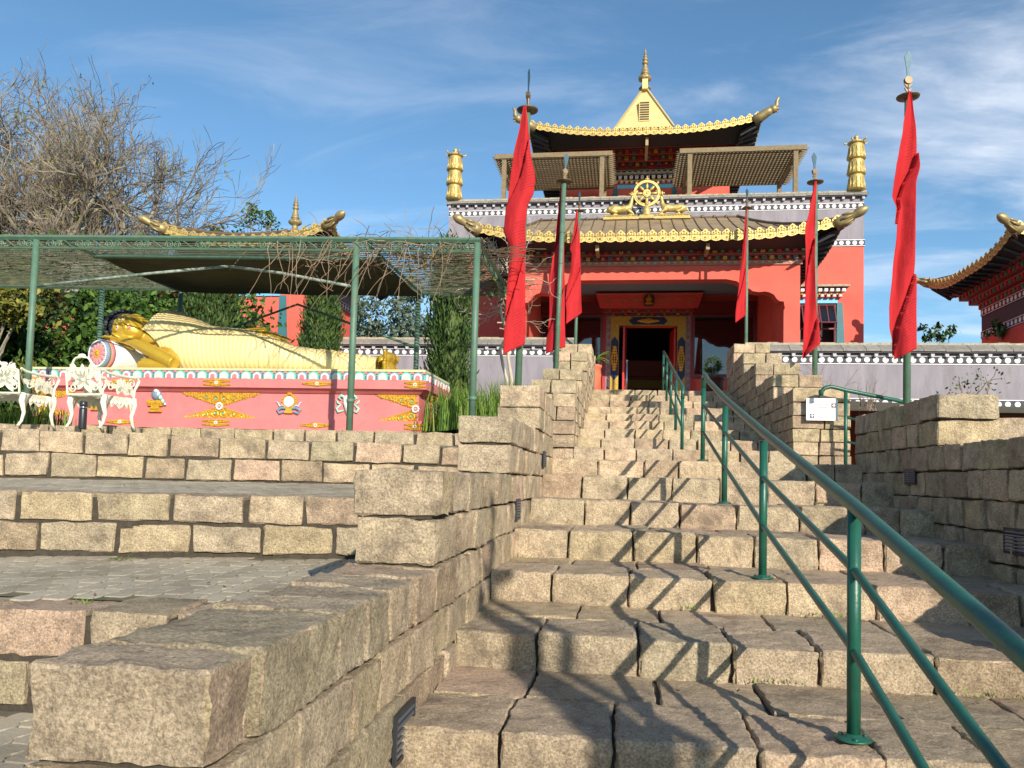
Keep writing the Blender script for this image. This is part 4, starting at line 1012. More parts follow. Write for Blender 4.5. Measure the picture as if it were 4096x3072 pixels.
    tr.build('gable_trim', mat('gold trim', (.52,.42,.2), rough=.5, metal=.3), cap)
    lv = MB(); lv.box(cx-.22, cx+.22, yc-hb+.02, yc-.8, 14.18, 15.0, 0)
    for k in range(8): zc = 14.23+k*.095; lv.box(cx-.18, cx+.18, yc-hb-.02, yc-hb+.03, zc, zc+.035, 1)
    lv.build('louvre', [CREAMG, mat('louvre slot', (.12,.09,.04))], cap)
    nb = MB(); nb.box(cx-.11, cx+.11, yc-.98, yc-.6, 15.55, 15.95); nb.build('finial_block', CREAMG, T)
    pinnacle((cx, yc-.5, 15.72), 1.75, .50, T)
    # little dark eave seen below the pergolas
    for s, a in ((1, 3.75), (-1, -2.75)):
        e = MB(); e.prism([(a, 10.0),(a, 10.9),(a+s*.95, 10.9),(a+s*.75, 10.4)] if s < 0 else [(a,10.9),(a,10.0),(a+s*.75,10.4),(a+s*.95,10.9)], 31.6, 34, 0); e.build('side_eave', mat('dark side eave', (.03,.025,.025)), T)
    return T
make_temple()
# ------------------------------------------------------------------ timber pergolas on the temple terrace
def timber_pergola(xa, xb, label):
    t = thing('timber_pergola', label, 'pergola', ((xa+xb)/2, 27.2, 9.17), 'timber pergolas on the temple roof terrace')
    z = 11.22; yf, yb = 27.1, 30.35
    for x in (xa+.35, xb-.35):
        for y in (yf+.12, yb-.25):
            p = MB(); p.box(x-.075, x+.075, y-.075, y+.075, 9.17, z); p.build('post', WOOD, t)
    for x in (xa+.35, xb-.35):
        b = MB(); b.box(x-.05, x+.05, yf+.1, yb-.1, z-.14, z+.0); b.build('beam', WOOD, t)
        br = MB(); br.tube([(x, yf+.2, z-.75), (x, yf+1.0, z-.1)], .04, 4); br.build('brace', WOOD, t)
    f = MB(); f.box(xa, xb, yf, yf+.06, z+.0, z+.16); f.build('fascia', WOOD, t)
    s = MB(); n = 19
    for k in range(n):
        y = yf+.1+(yb-yf-.1)*k/(n-1); e0, e1 = xa-.1, xb+.1; i = len(s.v)
        s.v += [(e0+.18,y,z+.02),(e1-.18,y,z+.02),(e1,y,z+.10),(e0,y,z+.10),(e0+.18,y+.035,z+.02),(e1-.18,y+.035,z+.02),(e1,y+.035,z+.10),(e0,y+.035,z+.10)]
        for q in ((0,1,2,3),(7,6,5,4),(0,4,5,1),(1,5,6,2),(2,6,7,3),(3,7,4,0)): s.f.append(tuple(i+e for e in q)); s.m.append(0)
    m = int((xb-xa)/.125)
    for k in range(m): x = xa+.1+(xb-xa-.2)*k/(m-1); s.box(x-.012, x+.012, yf+.1, yb, z+.105, z+.15)
    s.build('slats', WOOD, t)
timber_pergola(-4.80, -.66, 'brown timber pergola on the temple terrace, left of the upper window')
timber_pergola(1.62, 5.80, 'brown timber pergola on the temple terrace, right of the upper window')
# ------------------------------------------------------------------ victory banners on the parapet
def victory(x, label):
    t = thing('victory_banner', label, 'ornament', (x, 26.15, 9.25), 'gilded cylinder banners on the parapet corners')
    s = MB(); s.tube([(x, 26.15, 9.2), (x, 26.15, 9.65)], .035, 8); s.build('stem', GOLDD, t)
    for k in range(3):
        z = 9.42+k*.50; m = MB()
        m.lathe([(.20,z),(.275,z+.02),(.285,z+.05),(.25,z+.14),(.235,z+.30),(.225,z+.46),(.20,z+.52)], (x, 26.15, 0), 20)
        for q in range(14):
            a = 2*math.pi*q/14; m.tube([(x+.27*math.cos(a), 26.15+.27*math.sin(a), z+.04), (x+.245*math.cos(a+.12), 26.15+.245*math.sin(a+.12), z+.2), (x+.23*math.cos(a), 26.15+.23*math.sin(a), z+.40)], [.03,.022,.01], 5)
        m.build('cylinder_tier', GOLD, t, smooth=True)
    c = MB(); c.lathe([(.20,10.93),(.27,10.95),(.27,10.98),(.16,11.02),(.06,11.06),(.05,11.12),(.08,11.15),(.05,11.20),(.01,11.26)], (x, 26.15, 0), 16)
    for q in range(5):
        a = 2*math.pi*q/5+.3; c.tube([(x+.22*math.cos(a), 26.15+.22*math.sin(a), 10.97), (x+.36*math.cos(a), 26.15+.36*math.sin(a), 11.0), (x+.36*math.cos(a), 26.15+.36*math.sin(a), 11.07)], .022, 6)
    c.build('crown', GOLD, t, smooth=True)
victory(-5.99, 'gilded cylindrical banner ornament on the left corner of the temple parapet')
victory(7.10, 'gilded cylindrical banner ornament on the right corner of the temple parapet')
# ------------------------------------------------------------------ dharma wheel and deer
def wheel():
    x, y, z = .50, 25.15, 9.13
    t = thing('dharma_wheel', 'gilded eight spoked wheel on a stand between two deer on the porch roof', 'ornament', (x, y, 8.36))
    r = MB(); r.ring(x, z, .385, .038, y-.04, y+.04, 0, 40); r.ring(x, z, .355, .012, y-.055, y+.055, 0, 40); r.build('rim', GOLD, t)
    h = MB(); h.disc(x, z, .12, y-.05, y+.05, 0, 20); h.ring(x, z, .075, .014, y-.065, y-.05, 0, 20); h.ball((x, y-.05, z), .035, 8); h.build('hub', GOLD, t)
    for k in range(8):
        a = math.pi*k/4; d = Vector((math.cos(a), 0, math.sin(a))); o = Vector((x, y, z)); m = MB()
        m.tube([o+d*.11, o+d*.19, o+d*.26, o+d*.36], [.022,.045,.048,.022], 8); m.build('spoke', GOLD, t, smooth=True)
        b = MB(); b.tube([o+d*.40, o+d*.44], [.03,.035], 8); b.ball(o+d*.475, .045, 8)
        if k in (0, 2, 4): b.ball(o+d*.53, .03, 8); b.ball(o+d*.47+Vector((d.z, 0, -d.x))*.045, .028, 6); b.ball(o+d*.47-Vector((d.z, 0, -d.x))*.045, .028, 6)
        b.build('rim_bead', GOLD, t, smooth=True)
    s = MB(); s.lathe([(.15,8.40),(.13,8.46),(.11,8.60),(.08,8.70),(.05,8.72),(.08,8.76),(.09,8.79),(.05,8.83),(.06,8.87)], (x, y, 0), 16); s.frust((x, y), .30, .16, .20, .12, 8.28, 8.41); s.build('stand', GOLD, t, smooth=False)
wheel()
def deer(x, s, label):
    """kneeling deer looking up at the wheel; s = +1 faces +x"""
    y, z = 25.15, 8.40
    t = thing('deer_statue', label, 'statue', (x, y, z-.1), 'gilded deer beside the wheel')
    b = MB(); V = lambda a, c, d=0: Vector((x+s*a, y+d, z+c))
    b.tube([V(-.42,.14), V(-.38,.21), V(-.22,.24), V(0,.225), V(.16,.24), V(.27,.25), V(.33,.22)], [.05,.115,.13,.115,.125,.115,.06], 14)
    b.tube([V(.24,.26), V(.31,.38), V(.335,.52), V(.36,.64), V(.40,.70)], [.115,.075,.055,.05,.045], 12)
    b.tube([V(.355,.66), V(.42,.72), V(.48,.78), V(.525,.83)], [.055,.062,.042,.028], 10)
    for d in (-.09, .09):
        b.tube([V(.22,.18,d), V(.36,.08,d), V(.42,.03,d), V(.24,.02,d)], [.06,.045,.03,.025], 8)
        b.tube([V(-.30,.16,d*1.2), V(-.12,.08,d*1.4), V(-.26,.02,d*1.3), V(-.08,.02,d*1.3)], [.085,.06,.035,.025], 8)
        b.tube([V(.36,.70,d*.4), V(.32,.665,d*1.1), V(.285,.62,d*1.2)], [.02,.028,.006], 6)
    b.tube([V(-.42,.2), V(-.49,.17), V(-.50,.08)], [.03,.028,.012], 6)
    o = b.build('body', GOLD, t, smooth=True)
    md = o.modifiers.new('remesh', 'REMESH'); md.mode = 'VOXEL'; md.voxel_size = .016; md.use_smooth_shade = True
    p = MB(); p.frust((x, y), .56, .17, .50, .13, z-.14, z+.01); 
    for k in range(12): p.ball((x-.5+k*.09, y-.15, z-.02), (.05,.03,.025), 6)
    p.build('base', GOLD, t)
deer(-.33+.02, 1, 'gilded kneeling deer left of the wheel on the porch roof')
deer(1.30, -1, 'gilded kneeling deer right of the wheel on the porch roof')
# ------------------------------------------------------------------ gray boundary walls
def boundary(label, xa, xb, y, ztop, zbase, low=None, lean=0):
    rnd = random.Random(int(xa*10)); t = thing('boundary_wall', label, 'wall', ((xa+xb)/2, y, zbase))
    w = MB(); w.box(xa, xb, y, y+.3, zbase if low is None else low, ztop-.12); w.build('plaster_face', GRAYW, t)
    coping('tile_coping', xa, xb, y, y+.15, ztop-.22, ztop-.06, t, rnd, .42, .16, .30)
    dots_band('dotted_band', xa, xb, y, ztop-.50, ztop-.30, t, .198)
    if low is not None:
        r = MB(); r.box(xa, xb, y, y+.3, zbase, low-.20); r.build('red_base', REDW, t)
        dots_band('dotted_band', xa, xb, y, low-.20, low, t, .198)
        b = MB(); b.box(xa, xb, y+.02, y+.3, low-.2, low); b.build('band_core', CHAR, t)
    return t
boundary('gray wall with tiled coping left of the stairs behind the reclining statue', -8.4, -1.36, 20.4, 3.66, .3)
boundary('long gray wall with tiled coping right of the stairs behind the planting', 2.72, 40, 19.0, 3.30, .4, low=2.02)
# ------------------------------------------------------------------ side pavilions
def pavilion(label, xL, xR, yF, yB, ze, ov, win=None, right=False, bo=1.46, rows=4):
    wt = ze-bo
    t = thing('pavilion', label, 'pavilion', ((xL+xR)/2, (yF+yB)/2, .5))
    a, b, c, d = xL+ov, xR-ov, yF+ov, yB-ov; G = .5
    w = MB(); w.box(a, b, c, d, G, wt); w.build('wall', REDW, t)
    g = MB(); g.box(a+.0, b-.0, c, d, wt+.19, wt+.61); g.build('gray_band', CHAR if right else GRAYW, t)
    k = MB(); k.box(a-.005, b+.005, c-.005, d+.005, wt-.01, wt+.195); k.box(a-.005, b+.005, c-.005, d+.005, wt+.605, wt+.80); k.build('band_course', CHAR, t)
    for zz in (wt, wt+.61):
        for ax, p0, p1, q in (('x', a, b, c-.01), ('-x', c, d, a-.01), ('+x', c, d, b+.01)):
            dots_band('dotted_band', p0, p1, q, zz, zz+.19, t, .198, axis=ax)
    co = MB(); mats = [REDD, GREENP, mat('maroon cell', (.25,.03,.04)), MATS['brick line']]
    for r in range(rows):
        o = .05+.18*r; z0 = wt+.80+.16*r; co.box(a-o, b+o, c-o, d+o, z0-.002*r, z0+.155-.002*r, 2); co.box(a-o-.02, b+o+.02, c-o-.02, d+o+.02, z0+.125, z0+.158, 3)
        for (A, B, ax) in ((a-o, b+o, 0), (c-o, d+o, 1), (c-o, d+o, 2)):
            n = int((B-A)/.2)
            for e in range(n):
                p = A+(B-A)*(e+.5)/n
                if ax == 0: co.box(p-.05, p+.05, c-o-.03, c-o, z0+.02, z0+.11, e % 2)
                elif ax == 1: co.box(a-o-.03, a-o, p-.05, p+.05, z0+.02, z0+.11, e % 2)
                else: co.box(b+o, b+o+.03, p-.05, p+.05, z0+.02, z0+.11, e % 2)
    if rows: co.build('bracket_cornice', mats, t)
    cx, cy = (xL+xR)/2, (yF+yB)/2
    pagoda_roof(t, xL, xR, yF, yB, ze, .38, .27, (cx-.25, cx+.25, cy, ze+1.25), tile=.25, hs=.85, under=.55, curve=1.9, back=True, ribs=True, seams=.4)
    pinnacle((cx, cy, ze+1.22), 1.1, .33, t)
    if win: tib_window(t, win[0], win[1], c, win[2], win[3], cell=.17, opened=False)
    return t
pavilion('red pavilion with gold edged roof and gilded finial, left behind the green steel pergola', -11.3, -7.0, 17.6, 23.4, 5.34, 1.0, win=(-9.75,-8.62,2.7,4.36), bo=.72, rows=0)
pavilion('red pavilion with upturned gold edged roof at the right edge of the photo', 8.45, 14.0, 18.8, 23.9, 5.38, 1.0, right=True, bo=1.30)
# dim red house far left in the trees
def far_house():
    t = thing('red_house', 'dim red building half hidden by shrubs at the left edge behind the pergola', 'house', (-17, 19, .5))
    w = MB(); w.box(-21, -11.3, 19.5, 25, .5, 4.6); w.build('wall', REDW, t)
    r = MB(); r.prism([(-21.8,4.5),(-10.6,4.5),(-11.6,5.3),(-20.8,5.3)], 18.6, 26); r.build('roof', COPE, t)
    w2 = MB(); w2.box(-16.9, -15.9, 19.44, 19.6, 2.6, 4.1); w2.build('window', GLASS, t)
far_house()
# ------------------------------------------------------------------ prayer flags on poles
def flag_mat():
    m = bpy.data.materials.new('red prayer cloth'); m.use_nodes = True; nt = m.node_tree; N = nt.nodes; L = nt.links
    bs = N['Principled BSDF']; bs.inputs['Roughness'].default_value = .8; bs.inputs['Specular IOR Level'].default_value = .2
    uv = N.new('ShaderNodeUVMap'); uv.uv_map = 'uv'; sp = N.new('ShaderNodeSeparateXYZ'); L.new(uv.outputs[0], sp.inputs[0])
    def math_(op, a, b=None, c=None):
        n = N.new('ShaderNodeMath'); n.operation = op
        for i, q in enumerate((a, b, c)):
            if q is None: continue
            if isinstance(q, (int, float)): n.inputs[i].default_value = q
            else: L.new(q, n.inputs[i])
        return n.outputs[0]
    tilt = math_('MULTIPLY_ADD', sp.outputs[0], .18, sp.outputs[1])          # v in metres, u in metres
    line = math_('MULTIPLY', tilt, 28.0); fr = math_('FRACT', line); on = math_('LESS_THAN', fr, .34)
    fl = math_('FLOOR', line)
    cb = N.new('ShaderNodeCombineXYZ'); L.new(math_('MULTIPLY', sp.outputs[0], 95.0), cb.inputs[0]); L.new(math_('MULTIPLY', fl, 7.7), cb.inputs[1]); L.new(math_('MULTIPLY', fr, 3.0), cb.inputs[2])
    t = N.new('ShaderNodeTexNoise'); t.inputs['Scale'].default_value = 1; t.inputs['Detail'].default_value = 1; L.new(cb.outputs[0], t.inputs[0])
    ink = math_('GREATER_THAN', t.outputs[0], .47)
    blk = math_('GREATER_THAN', math_('FRACT', math_('MULTIPLY', sp.outputs[1], .95)), .38)
    edge = math_('MULTIPLY', math_('GREATER_THAN', sp.outputs[0], .13), blk)
    fac = math_('MULTIPLY', math_('MULTIPLY', on, ink), math_('MULTIPLY', edge, .55))
    x = N.new('ShaderNodeMix'); x.data_type = 'RGBA'; L.new(fac, x.inputs[0]); x.inputs[6].default_value = (.60,.030,.036,1); x.inputs[7].default_value = (.22,.01,.02,1)
    L.new(x.outputs[2], bs.inputs['Base Color'])
    # thin cloth lets some light through
    tr = N.new('ShaderNodeBsdfTranslucent'); tr.inputs[0].default_value = (.70,.02,.03,1); ms = N.new('ShaderNodeMixShader'); ms.inputs[0].default_value = .22
    L.new(bs.outputs[0], ms.inputs[1]); L.new(tr.outputs[0], ms.inputs[2]); L.new(ms.outputs[0], N['Material Output'].inputs[0])
    w = N.new('ShaderNodeTexNoise'); w.inputs['Scale'].default_value = 5; tc = N.new('ShaderNodeTexCoord'); L.new(tc.outputs['Object'], w.inputs[0])
    b = N.new('ShaderNodeBump'); b.inputs['Strength'].default_value = .25; b.inputs['Distance'].default_value = .03; L.new(w.outputs[0], b.inputs['Height']); L.new(b.outputs[0], bs.inputs['Normal'])
    return m
FLAG = flag_mat()
SPEAR = mat('blue green spear paint', (.025,.075,.11), rough=.5, metal=.3, var=.3, vscale=20)
DISC = mat('bronze disc', (.17,.115,.065), rough=.5, metal=.5, var=.2, vscale=12)
def flagpole(label, Y, base, top, tip, rows, behind, seed, blade_rot=0, fold=1.0):
    """base/top = (x, z) of the pole foot and of the disc; rows = (z, x left, x right) of the cloth"""
    rnd = random.Random(seed)
    t = thing('prayer_flag', label, 'prayer flag', (base[0], Y, base[1]), 'tall red prayer flags on green poles along the stairs')
    r = .042
    p = MB(); p.tube([(base[0], Y, base[1]), (top[0], Y, top[1])], [r, r*.9], 16)
    for k in range(5):
        f = .35+.14*k; x = lerp(base[0], top[0], f); z = lerp(base[1], top[1], f); p.tube([(x, Y, z), (x, Y, z+.012)], r+.004, 16)
    p.build('pole', GRN, t, smooth=True)
    d = MB(); d.lathe([(.03,-.02),(.125,.0),(.13,.012),(.11,.02),(.03,.03)], (top[0], Y, top[1]), 24); d.build('disc', DISC, t, smooth=True)
    s = MB(); h = tip[1]-top[1]; x0, z0 = top[0], top[1]; m = Matrix.Translation((x0, Y, 0)) @ Matrix.Rotation(blade_rot, 4, 'Z')
    lx = (tip[0]-top[0])
    def P(l): return [(a+lx*(b/h), z0+b) for a, b in l]
    s.tube([(x0, Y, z0), (x0+lx*.4, Y, z0+h*.4)], .012, 8)
    for zc, w in ((.07, .045), (.13, .05)):
        s.prism(P([(-w,h*zc*1.6+.05),(-w*.3,h*zc*1.6+.0),(w*.3,h*zc*1.6+.0),(w,h*zc*1.6+.05),(w*.45,h*zc*1.6+.035),(-w*.45,h*zc*1.6+.035)]), -.008, .008, 0, m)
    s.disc(lx*.36, z0+h*.36, .045, -.02, .02, 0, 16, m)
    s.build('crescent_finial', DISC, t)
    b = MB(); b.prism(P([(-.013,h*.42),(.013,h*.42),(.02,h*.6),(.045,h*.85),(0,h),(-.045,h*.85),(-.02,h*.6)]), -.005, .005, 0, m); b.build('spear_blade', SPEAR, t)
    # cloth
    nv, nu = 110, 34; c = MB(); uv = []
    zt, zb = rows[0][0], rows[-1][0]
    ph = rnd.uniform(0, 6)
    def edges(z):
        for a, b_ in zip(rows, rows[1:]):
            if b_[0] <= z <= a[0]:
                f = (a[0]-z)/(a[0]-b_[0]); f = f*f*(3-2*f)*.5+f*.5; return lerp(a[1], b_[1], f), lerp(a[2], b_[2], f)
        return rows[-1][1], rows[-1][2]
    # the hem is slanted: left and right side end at different heights
    zlast = rows[-1][0]; zprev = rows[-2][0]
    for i in range(nv+1):
        f = i/nv
        for j in range(nu+1):
            u = j/nu
            hem = lerp(zlast, zprev+.01, u)
            z = lerp(zt, hem, f)
            xl, xr = edges(max(z, zprev)); 
            w = xr-xl; x = xl+w*u
            s_ = (u*.55+f*2.1+ph*.2) % 1.0
            ledge = (s_**6)*.085*fold*min(1, w/.16)
            y = .045*fold*math.sin(u*4.4+f*3.2+ph)*min(1, w/.2)+.006*math.sin(u*9+f*5+ph*2)*min(1, w/.2)+ledge
            off = .10 if behind else -.175
            y += .016*noise.noise(Vector((u*2.2+ph, f*5, seed)))+.003*noise.noise(Vector((u*7, f*22, seed)))
            c.v.append((x+.006*noise.noise(Vector((f*6, u*1.5, seed*3))), Y+off+y, z)); uv.append((u*.30, f*(zt-zb)))
    for i in range(nv):
        for j in range(nu):
            a = i*(nu+1)+j; c.f.append((a, a+1, a+nu+2, a+nu+1)); c.m.append(0)
    o = c.build('cloth', FLAG, t, smooth=True, uvs=uv)
    q = o.modifiers.new('thickness', 'SOLIDIFY'); q.thickness = .003
    return t
flagpole('nearest red prayer flag left of the stairs, wide twisted cloth beside the pergola', 9.3, (-1.285,.62), (-1.257,4.43), (-1.225,4.97),
 [(4.404,-1.287,-1.25),(4.195,-1.324,-1.226),(3.827,-1.393,-1.18),(3.535,-1.431,-1.119),(3.367,-1.448,-1.132),(3.183,-1.467,-1.212),(2.908,-1.478,-1.226),(2.694,-1.405,-1.221),(2.42,-1.41,-1.217),(2.178,-1.421,-1.21),(1.816,-1.435,-1.201),(1.56,-1.44,-1.197),(1.419,-1.442,-1.388)], False, 1, blade_rot=1.45)
flagpole('middle red prayer flag left of the stairs, narrow cloth behind its pole', 13.0, (-1.18,1.2), (-1.107,4.95), (-1.072,5.45),
 [(4.877,-1.175,-1.126),(4.537,-1.205,-1.10),(4.126,-1.23,-1.09),(3.612,-1.30,-1.085),(3.305,-1.325,-1.07),(2.76,-1.32,-1.055),(2.329,-1.345,-1.04),(2.183,-1.355,-1.04),(2.071,-1.36,-1.275)], True, 2, blade_rot=.5)
flagpole('farthest red prayer flag left of the stairs, short cloth in front of porch', 20.0, (-1.33,1.74), (-1.30,6.84), (-1.306,7.36),
 [(6.801,-1.37,-1.326),(6.607,-1.385,-1.321),(6.263,-1.428,-1.282),(5.837,-1.514,-1.247),(5.655,-1.453,-1.237),(5.287,-1.483,-1.222),(4.843,-1.555,-1.206),(4.476,-1.585,-1.192),(4.187,-1.553,-1.173),(3.885,-1.47,-1.261)], False, 3, blade_rot=.9)
flagpole('farthest red prayer flag right of the stairs, narrow cloth in front of porch', 20.0, (2.87,1.74), (2.853,6.82), (2.848,7.33),
 [(6.777,2.812,2.83),(6.405,2.773,2.83),(5.752,2.732,2.83),(4.9,2.656,2.83),(4.114,2.575,2.83),(3.915,2.547,2.714)], False, 4, blade_rot=.6)
flagpole('middle red prayer flag right of the stairs, standing behind the white sign', 13.0, (2.915,1.1), (2.907,4.83), (2.881,5.32),
 [(4.785,2.857,2.888),(4.348,2.783,2.88),(4.017,2.708,2.88),(3.544,2.726,2.87),(2.997,2.722,2.88),(2.201,2.70,2.95),(2.097,2.697,2.841),(1.97,2.694,2.758)], False, 5, blade_rot=.35)
flagpole('tallest looking red prayer flag right of the stairs, against the blue sky', 9.7, (3.19,.45), (3.212,4.60), (3.216,5.18),
 [(4.589,3.159,3.19),(4.459,3.14,3.212),(4.144,3.089,3.25),(3.856,3.042,3.266),(3.704,3.017,3.277),(3.488,2.991,3.23),(3.36,2.98,3.23),(3.227,3.036,3.229),(2.965,3.03,3.226),(2.449,2.991,3.225),(2.062,2.961,3.233),(1.856,2.969,3.238),(1.675,3.01,3.238),(1.572,3.016,3.237),(1.464,3.016,3.051)], False, 6, blade_rot=.15)
flagpole('red prayer flag on green pole beside the bottom steps, behind the viewpoint', -2.5, (3.12,-1.9), (3.12,2.62), (3.12,3.1),
 [(2.56,3.02,3.10),(2.2,2.95,3.11),(1.6,2.86,3.12),(1.0,2.88,3.11),(.3,2.84,3.11),(-.2,2.86,3.10),(-.4,2.86,2.95)], False, 7, blade_rot=.3)
# ------------------------------------------------------------------ green steel pergola
zt = lambda x: 2.48-.0225*(x+1.59)
def steel_pergola():
    t = thing('steel_pergola', 'green painted steel pergola with scroll frieze and dark shade cloth over the reclining statue', 'pergola', (-4.6, 9.3, .45))
    yf, yb = 8.1, 10.57; xl, xr = -9.4, -1.59
    for x in (-6.72, -2.91, xr): 
        p = MB(); p.tube([(x-.0, yf, .40), (x, yf, zt(x)-.03)], .036, 14); 
        if x == -2.91: p.tube([(x, yf, .75), (x, yf, .79)], .043, 14)
        if x == xr: p.tube([(x, yf, .79), (x, yf, .83)], .043, 14)
        p.build('post', GRN, t, smooth=True)
    for x in (-7.65, -6.41, -2.88):
        p = MB(); p.tube([(x, yb, .45), (x, yb, zt(x)-.03)], .036, 12); p.build('post', GRN, t, smooth=True)
    def bar(name, a, b, h=.02, w=.02):
        m = MB(); m.tube([a, b], h*1.2, 4); m.build(name, GRN, t)
    bar('front_beam', (xl, yf, zt(xl)), (xr+.03, yf, zt(xr)), .026); bar('front_beam', (xl, yf, zt(xl)-.122), (xr, yf, zt(xr)-.122), .010)
    bar('back_beam', (xl, yb, zt(xl)), (xr, yb, zt(xr)), .022)
    bar('side_beam', (xr, yf, zt(xr)), (xr, yb, zt(xr)), .026); bar('side_beam', (xr, yf, zt(xr)-.122), (xr, yb, zt(xr)-.122), .010)
    bar('cross_beam', (-6.41, 8.66, zt(-6.41)-.055), (-2.79, 8.66, zt(-2.79)-.055), .022)
    bar('side_beam', (-6.41, yf, zt(-6.41)-.03), (-6.41, yb, zt(-6.41)-.03), .022); bar('side_beam', (-2.81, yf, zt(-2.81)-.03), (-2.81, yb, zt(-2.81)-.03), .018)
    s = MB(); n = 30
    for k in range(1, n):
        y = yf+(yb-yf)*k/n; s.tube([(xl, y, zt(xl)-.012), (xr, y, zt(xr)-.012)], .0085, 5)
    s.build('slats', mat('olive slat paint', (.10,.11,.065), rough=.7, var=.3, vscale=9), t)
    def spiral(cx, cz, r, s_, a0, turns=1.6, fy=yf, side=False):
        pts = []
        for k in range(22):
            f = k/21; a = a0+s_*turns*2*math.pi*f; rr = r*(1-f*.78)
            q = (cx+rr*math.cos(a), fy, cz+rr*math.sin(a)); pts.append(q if not side else (fy, q[0], q[2]))
        return pts
    f = MB(); u = .365; k = 0; x = xr-.06
    while x > xl+u:
        zc = zt(x)-.061
        f.tube(spiral(x-.055, zc-.012, .045, 1, -.2), .0065, 4, cap=False); f.tube(spiral(x-.145, zc-.006, .052, -1, math.pi+.2), .0065, 4, cap=False)
        f.tube([(x-.19, yf, zc-.05), (x-.25, yf, zc-.03), (x-.31, yf, zc+.02), (x-.37, yf, zc+.05), (x-u+.0, yf, zc+.05)], .0065, 4, cap=False)
        x -= u
    f.build('scroll_frieze', GRN, t); f = MB()
    y = yf+.05
    while y < yb-u:
        zc = zt(xr)-.061
        f.tube(spiral(y+.055, zc, .045, 1, -.2, fy=xr, side=True), .0045, 4, cap=False); f.tube(spiral(y+.145, zc, .052, -1, math.pi+.2, fy=xr, side=True), .0045, 4, cap=False)
        f.tube([(xr, y+.19, zc-.05), (xr, y+.25, zc-.03), (xr, y+.31, zc+.02), (xr, y+.37, zc+.05), (xr, y+u, zc+.05)], .0045, 4, cap=False); y += u
    f.build('scroll_frieze', GRN, t)
    g = MB(); g.tube([(-6.70, yf+.02, 2.04), (-5.4, 8.3, 2.22), (-4.63, 8.6, 2.375)], .017, 8); g.tube([(-4.63, 8.6, 2.375), (-3.87, 8.35, 2.22), (-2.92, yf+.02, 2.0)], .017, 8)
    g.build('diagonal_brace', mat('worn galvanised pipe', (.30,.34,.29), rough=.6, var=.3, vscale=14, dark=(.10,.16,.11), dscale=12, dlo=.45, dhi=.6), t, smooth=True)
    g2 = MB(); g2.tube([(-6.39, yb, 1.75), (-4.63, yb, 2.36), (-2.88, yb, 1.75)], .017, 8); g2.build('diagonal_brace', GRN, t, smooth=True)
    # shade cloth
    c = MB()
    def cl(u_, v): 
        x = lerp(-6.37, -2.84, u_); y = lerp(8.70, yb-.03, v); sag = -.05*math.sin(math.pi*v)*math.sin(math.pi*u_)-.016*math.sin(u_*22+v*5)*math.sin(math.pi*v)
        return (x, y, zt(x)-.055+sag+noise.noise(Vector((x*2, y*3, 0)))*.015)
    c.grid(cl, 60, 24); c.v += [] 
    o = c.build('shade_cloth', mat('olive black shade cloth', (.035,.036,.022), rough=.95, var=.4, vscale=3, stretch=(1,5,1)), t, smooth=True)
    return t
steel_pergola()
